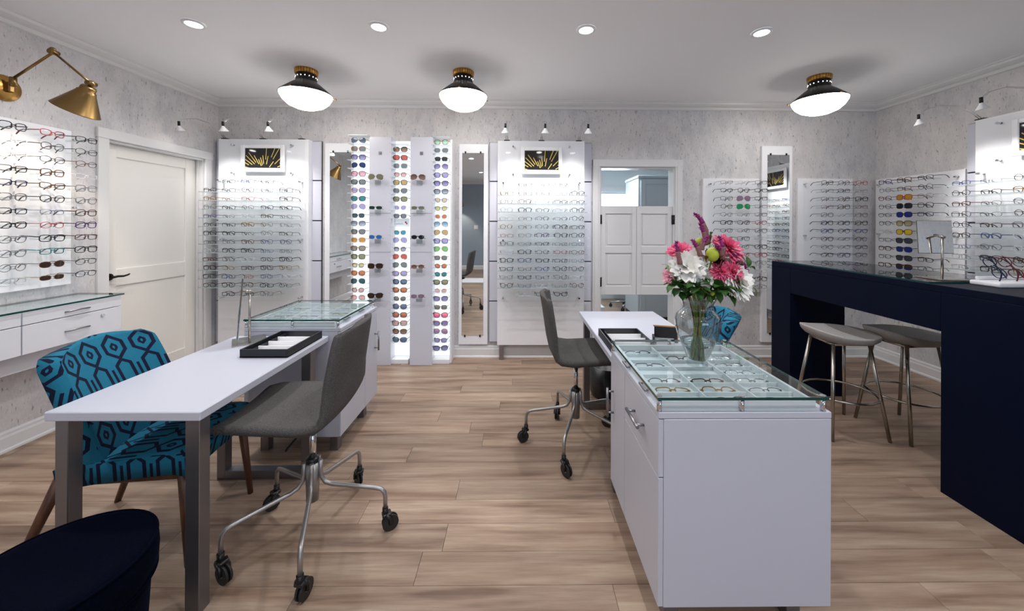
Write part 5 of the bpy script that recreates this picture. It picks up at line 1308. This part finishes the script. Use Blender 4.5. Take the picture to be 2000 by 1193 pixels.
def leaf_sheet(b, p, d, L, W, up_=Vector((0, 0, 1)), lobes=0.0):
    d = Vector(d).normalized(); s_ = d.cross(up_); s_ = s_.normalized() if s_.length > 1e-3 else Vector((1, 0, 0)); nn = s_.cross(d)
    def fn(u, v):
        t = 2 * v - 1; w_ = W * math.sin(PI * (0.04 + 0.96 * u)) ** 0.8 * (1 + lobes * math.sin(u * 19))
        return Vector(p) + d * L * u + s_ * t * w_ + nn * (0.18 * L * math.sin(PI * u) + 0.25 * W * t * t - 0.22 * L * u * u)
    return b.sheet(fn, 8, 4)
def sprig(c, dirv, n, L, W, label, mat='leaf_green', spread=0.05, lobes=0.0):
    t = bloom_root('leaf_sprig', label, 'greenery', c, dirv, 0.0025)
    for k in range(n + (5 if lobes else 0)):
        a = 2.4 * k + r_.uniform(-0.4, 0.4); e = (Vector(dirv) + Vector((0, 0, 0.35 if lobes else 0))).normalized()
        o1 = e.orthogonal().normalized(); o2 = e.cross(o1); rd = o1 * math.cos(a) + o2 * math.sin(a)
        p = Vector(c) + e * (spread * (k / n - 0.5)); d = rd * 0.85 + e * 0.55 + Vector((r_.uniform(-.3, .3), r_.uniform(-.3, .1), r_.uniform(-.25, .35)))
        part(t, 'leaf', leaf_sheet(B(), p, d, L * r_.uniform(0.8, 1.15), W * r_.uniform(0.85, 1.1), lobes=lobes), mat)
F = lambda x, z, dy=0.0: (x, VY + dy, z)
peony(F(0.690, 1.248, -0.035), (-0.35, -0.80, 0.35), 1.08, 'large white peony at the left front of the bouquet')
peony(F(0.880, 1.190, -0.055), (0.45, -0.8, 0.25), 1.12, 'white peony low at the right of the bouquet')
peony(F(0.762, 1.205, -0.050), (0.0, -0.95, -0.1), 0.62, 'small white peony half hidden in the middle of the bouquet')
peony(F(0.868, 1.262, 0.02), (0.4, 0.1, 0.8), 0.62, 'small white peony behind the right pink carnations')
carnation(F(0.808, 1.232, -0.07), (0.0, -0.85, 0.45), 1.05, 'bright pink carnation at the front centre of the bouquet')
carnation(F(0.855, 1.228, -0.065), (0.35, -0.8, 0.4), 1.20, 'bright pink carnation at the front right of the bouquet')
carnation(F(0.640, 1.205, -0.01), (-0.75, -0.5, 0.3), 0.95, 'pale pink carnation at the far left of the bouquet', 'petal_pale_pink')
carnation(F(0.915, 1.262, 0.03), (0.6, -0.3, 0.6), 1.0, 'pale pink carnation at the right behind the carnations', 'petal_pale_pink')
zinnia(F(0.680, 1.305, 0.0), (-0.3, -0.55, 0.75), 1.0, 'pink zinnia at the upper left of the bouquet')
zinnia(F(0.862, 1.322, -0.02), (0.25, -0.6, 0.72), 1.30, 'large pink zinnia at the upper right of the bouquet')
celosia([F(0.790, 1.340), F(0.785, 1.395), F(0.765, 1.440), F(0.742, 1.462)], 'tallest purple celosia plume rising from the bouquet', 0.012)
celosia([F(0.776, 1.335, -0.02), F(0.768, 1.385, -0.02), F(0.752, 1.418, -0.02)], 'purple celosia plume just left of the tallest one')
celosia([F(0.652, 1.262, -0.06), F(0.643, 1.305, -0.06), F(0.636, 1.345, -0.06)], 'purple celosia plume at the far left edge')
celosia([F(0.726, 1.296, -0.075), F(0.714, 1.328, -0.075), F(0.696, 1.356, -0.07)], 'purple celosia plume above the left peony')
celosia([F(0.742, 1.318, -0.05), F(0.748, 1.345, -0.05), F(0.766, 1.370, -0.05)], 'purple celosia plume curving right near the centre')
celosia([F(0.806, 1.285, -0.085), F(0.812, 1.325, -0.085), F(0.800, 1.368, -0.08)], 'purple celosia plume right of centre')
celosia([F(0.800, 1.300, -0.095), F(0.792, 1.325, -0.10), F(0.772, 1.335, -0.105)], 'short purple celosia plume in front of the lime bud')
celosia([F(0.825, 1.296, -0.06), F(0.850, 1.299, -0.06), F(0.885, 1.294, -0.06)], 'purple celosia plume lying level at the right', 0.007)
celosia([F(0.895, 1.268, -0.04), F(0.918, 1.262, -0.04), F(0.926, 1.240, -0.04)], 'small purple celosia tip drooping at the right', 0.006)
t = bloom_root('seed_pod', 'lime green round pod in the middle of the bouquet', 'flower', F(0.768, 1.300, -0.085), (0, -0.3, 0.9))
part(t, 'pod', B().ball(F(0.768, 1.302, -0.085), 0.025, 0.022, 0.029, 14), 'bud_lime')
t = bloom_root('seed_pod', 'smaller lime pod behind the central plumes', 'flower', F(0.760, 1.345, 0.0), (0, 0, 1))
part(t, 'pod', B().ball(F(0.760, 1.348, 0.0), 0.016, 0.016, 0.018, 12), 'bud_lime')
t = bloom_root('seed_pod', 'tiny yellow-green bud at the front above the vase rim', 'flower', F(0.772, 1.145, -0.075), (0, -0.8, 0.5))
part(t, 'pod', B().ball(F(0.772, 1.147, -0.078), 0.0095, n=10), 'bud_lime')
t = bloom_root('dark_scabiosa', 'dark burgundy bloom between the lime pod and pink carnations', 'flower', F(0.805, 1.272, -0.06), (0.1, -0.8, 0.5))
part(t, 'petals', petals(B(), F(0.805, 1.272, -0.06), 0.02, (0.1, -0.8, 0.5), 4, 7, 0.022, 0.008, 80, r_, 0.5), 'burgundy')
sprig(F(0.680, 1.148, -0.03), (-0.8, -0.4, 0.2), 7, 0.062, 0.021, 'broad green leaves over the left rim of the vase', lobes=0.12)
sprig(F(0.715, 1.150, -0.06), (-0.3, -0.9, 0.2), 6, 0.055, 0.018, 'broad green leaves at the front left of the vase rim', lobes=0.12)
sprig(F(0.790, 1.150, -0.065), (0.1, -0.9, 0.1), 7, 0.060, 0.019, 'broad green leaves at the front of the vase rim', lobes=0.12)
sprig(F(0.835, 1.142, -0.04), (0.7, -0.6, 0.0), 7, 0.062, 0.019, 'broad green leaves over the right rim of the vase', lobes=0.12)
sprig(F(0.770, 1.160, 0.05), (0.0, 0.7, 0.4), 7, 0.070, 0.022, 'green leaves at the back of the bouquet', lobes=0.1)
sprig(F(0.760, 1.190, -0.03), (0.0, -0.6, 0.7), 7, 0.058, 0.016, 'dark green leaves deep in the middle of the bouquet')
sprig(F(0.930, 1.225, 0.0), (0.8, -0.2, 0.5), 9, 0.050, 0.012, 'light green sprig reaching right of the pale carnation', spread=0.09)
sprig(F(0.925, 1.165, -0.02), (0.9, -0.3, 0.15), 9, 0.048, 0.009, 'pale green sprig at the lower right of the bouquet', 'leaf_pale', 0.09)
sprig(F(0.815, 1.350, 0.02), (0.1, 0.0, 1.0), 8, 0.042, 0.006, 'feathery pale sprig rising behind the large zinnia', 'leaf_pale', 0.06)
sprig(F(0.640, 1.235, 0.0), (-0.9, -0.1, 0.1), 5, 0.036, 0.009, 'small pale leaves at the far left of the bouquet', 'leaf_pale', 0.03)
sprig(F(0.745, 1.262, -0.08), (0.0, -0.3, 1.0), 5, 0.052, 0.006, 'narrow brown leaves hanging in front of the lime pod', 'leaf_brown', 0.07)
sprig(F(0.905, 1.285, -0.02), (0.6, -0.5, 0.4), 5, 0.040, 0.007, 'narrow brown leaves at the upper right', 'leaf_brown', 0.04)

# ================================================================== BEHIND THE PHOTOGRAPHER (seen in the middle mirror)
rug = single('rug', B().box(-2.3, -0.6, -1.75, -1.05, 0.0005, 0.009, 0.003), 'paper_white', 'pale rug on the floor seen in the middle mirror', 'rug', (-1.45, -1.4, 0.0))
sw = thing('switch_plate', 'white double switch plate on the wall seen in the middle mirror', 'switch', (-1.28, YF, 1.25))
part(sw, 'plate', B().box(-0.06, 0.06, 0.0, 0.007, 0.0, 0.12, 0.002), 'plate_white', world=False)
for x in (-0.028, 0.028): part(sw, 'rocker', B().box(x - 0.016, x + 0.016, 0.007, 0.011, 0.03, 0.09, 0.002), 'lamp_white', world=False)
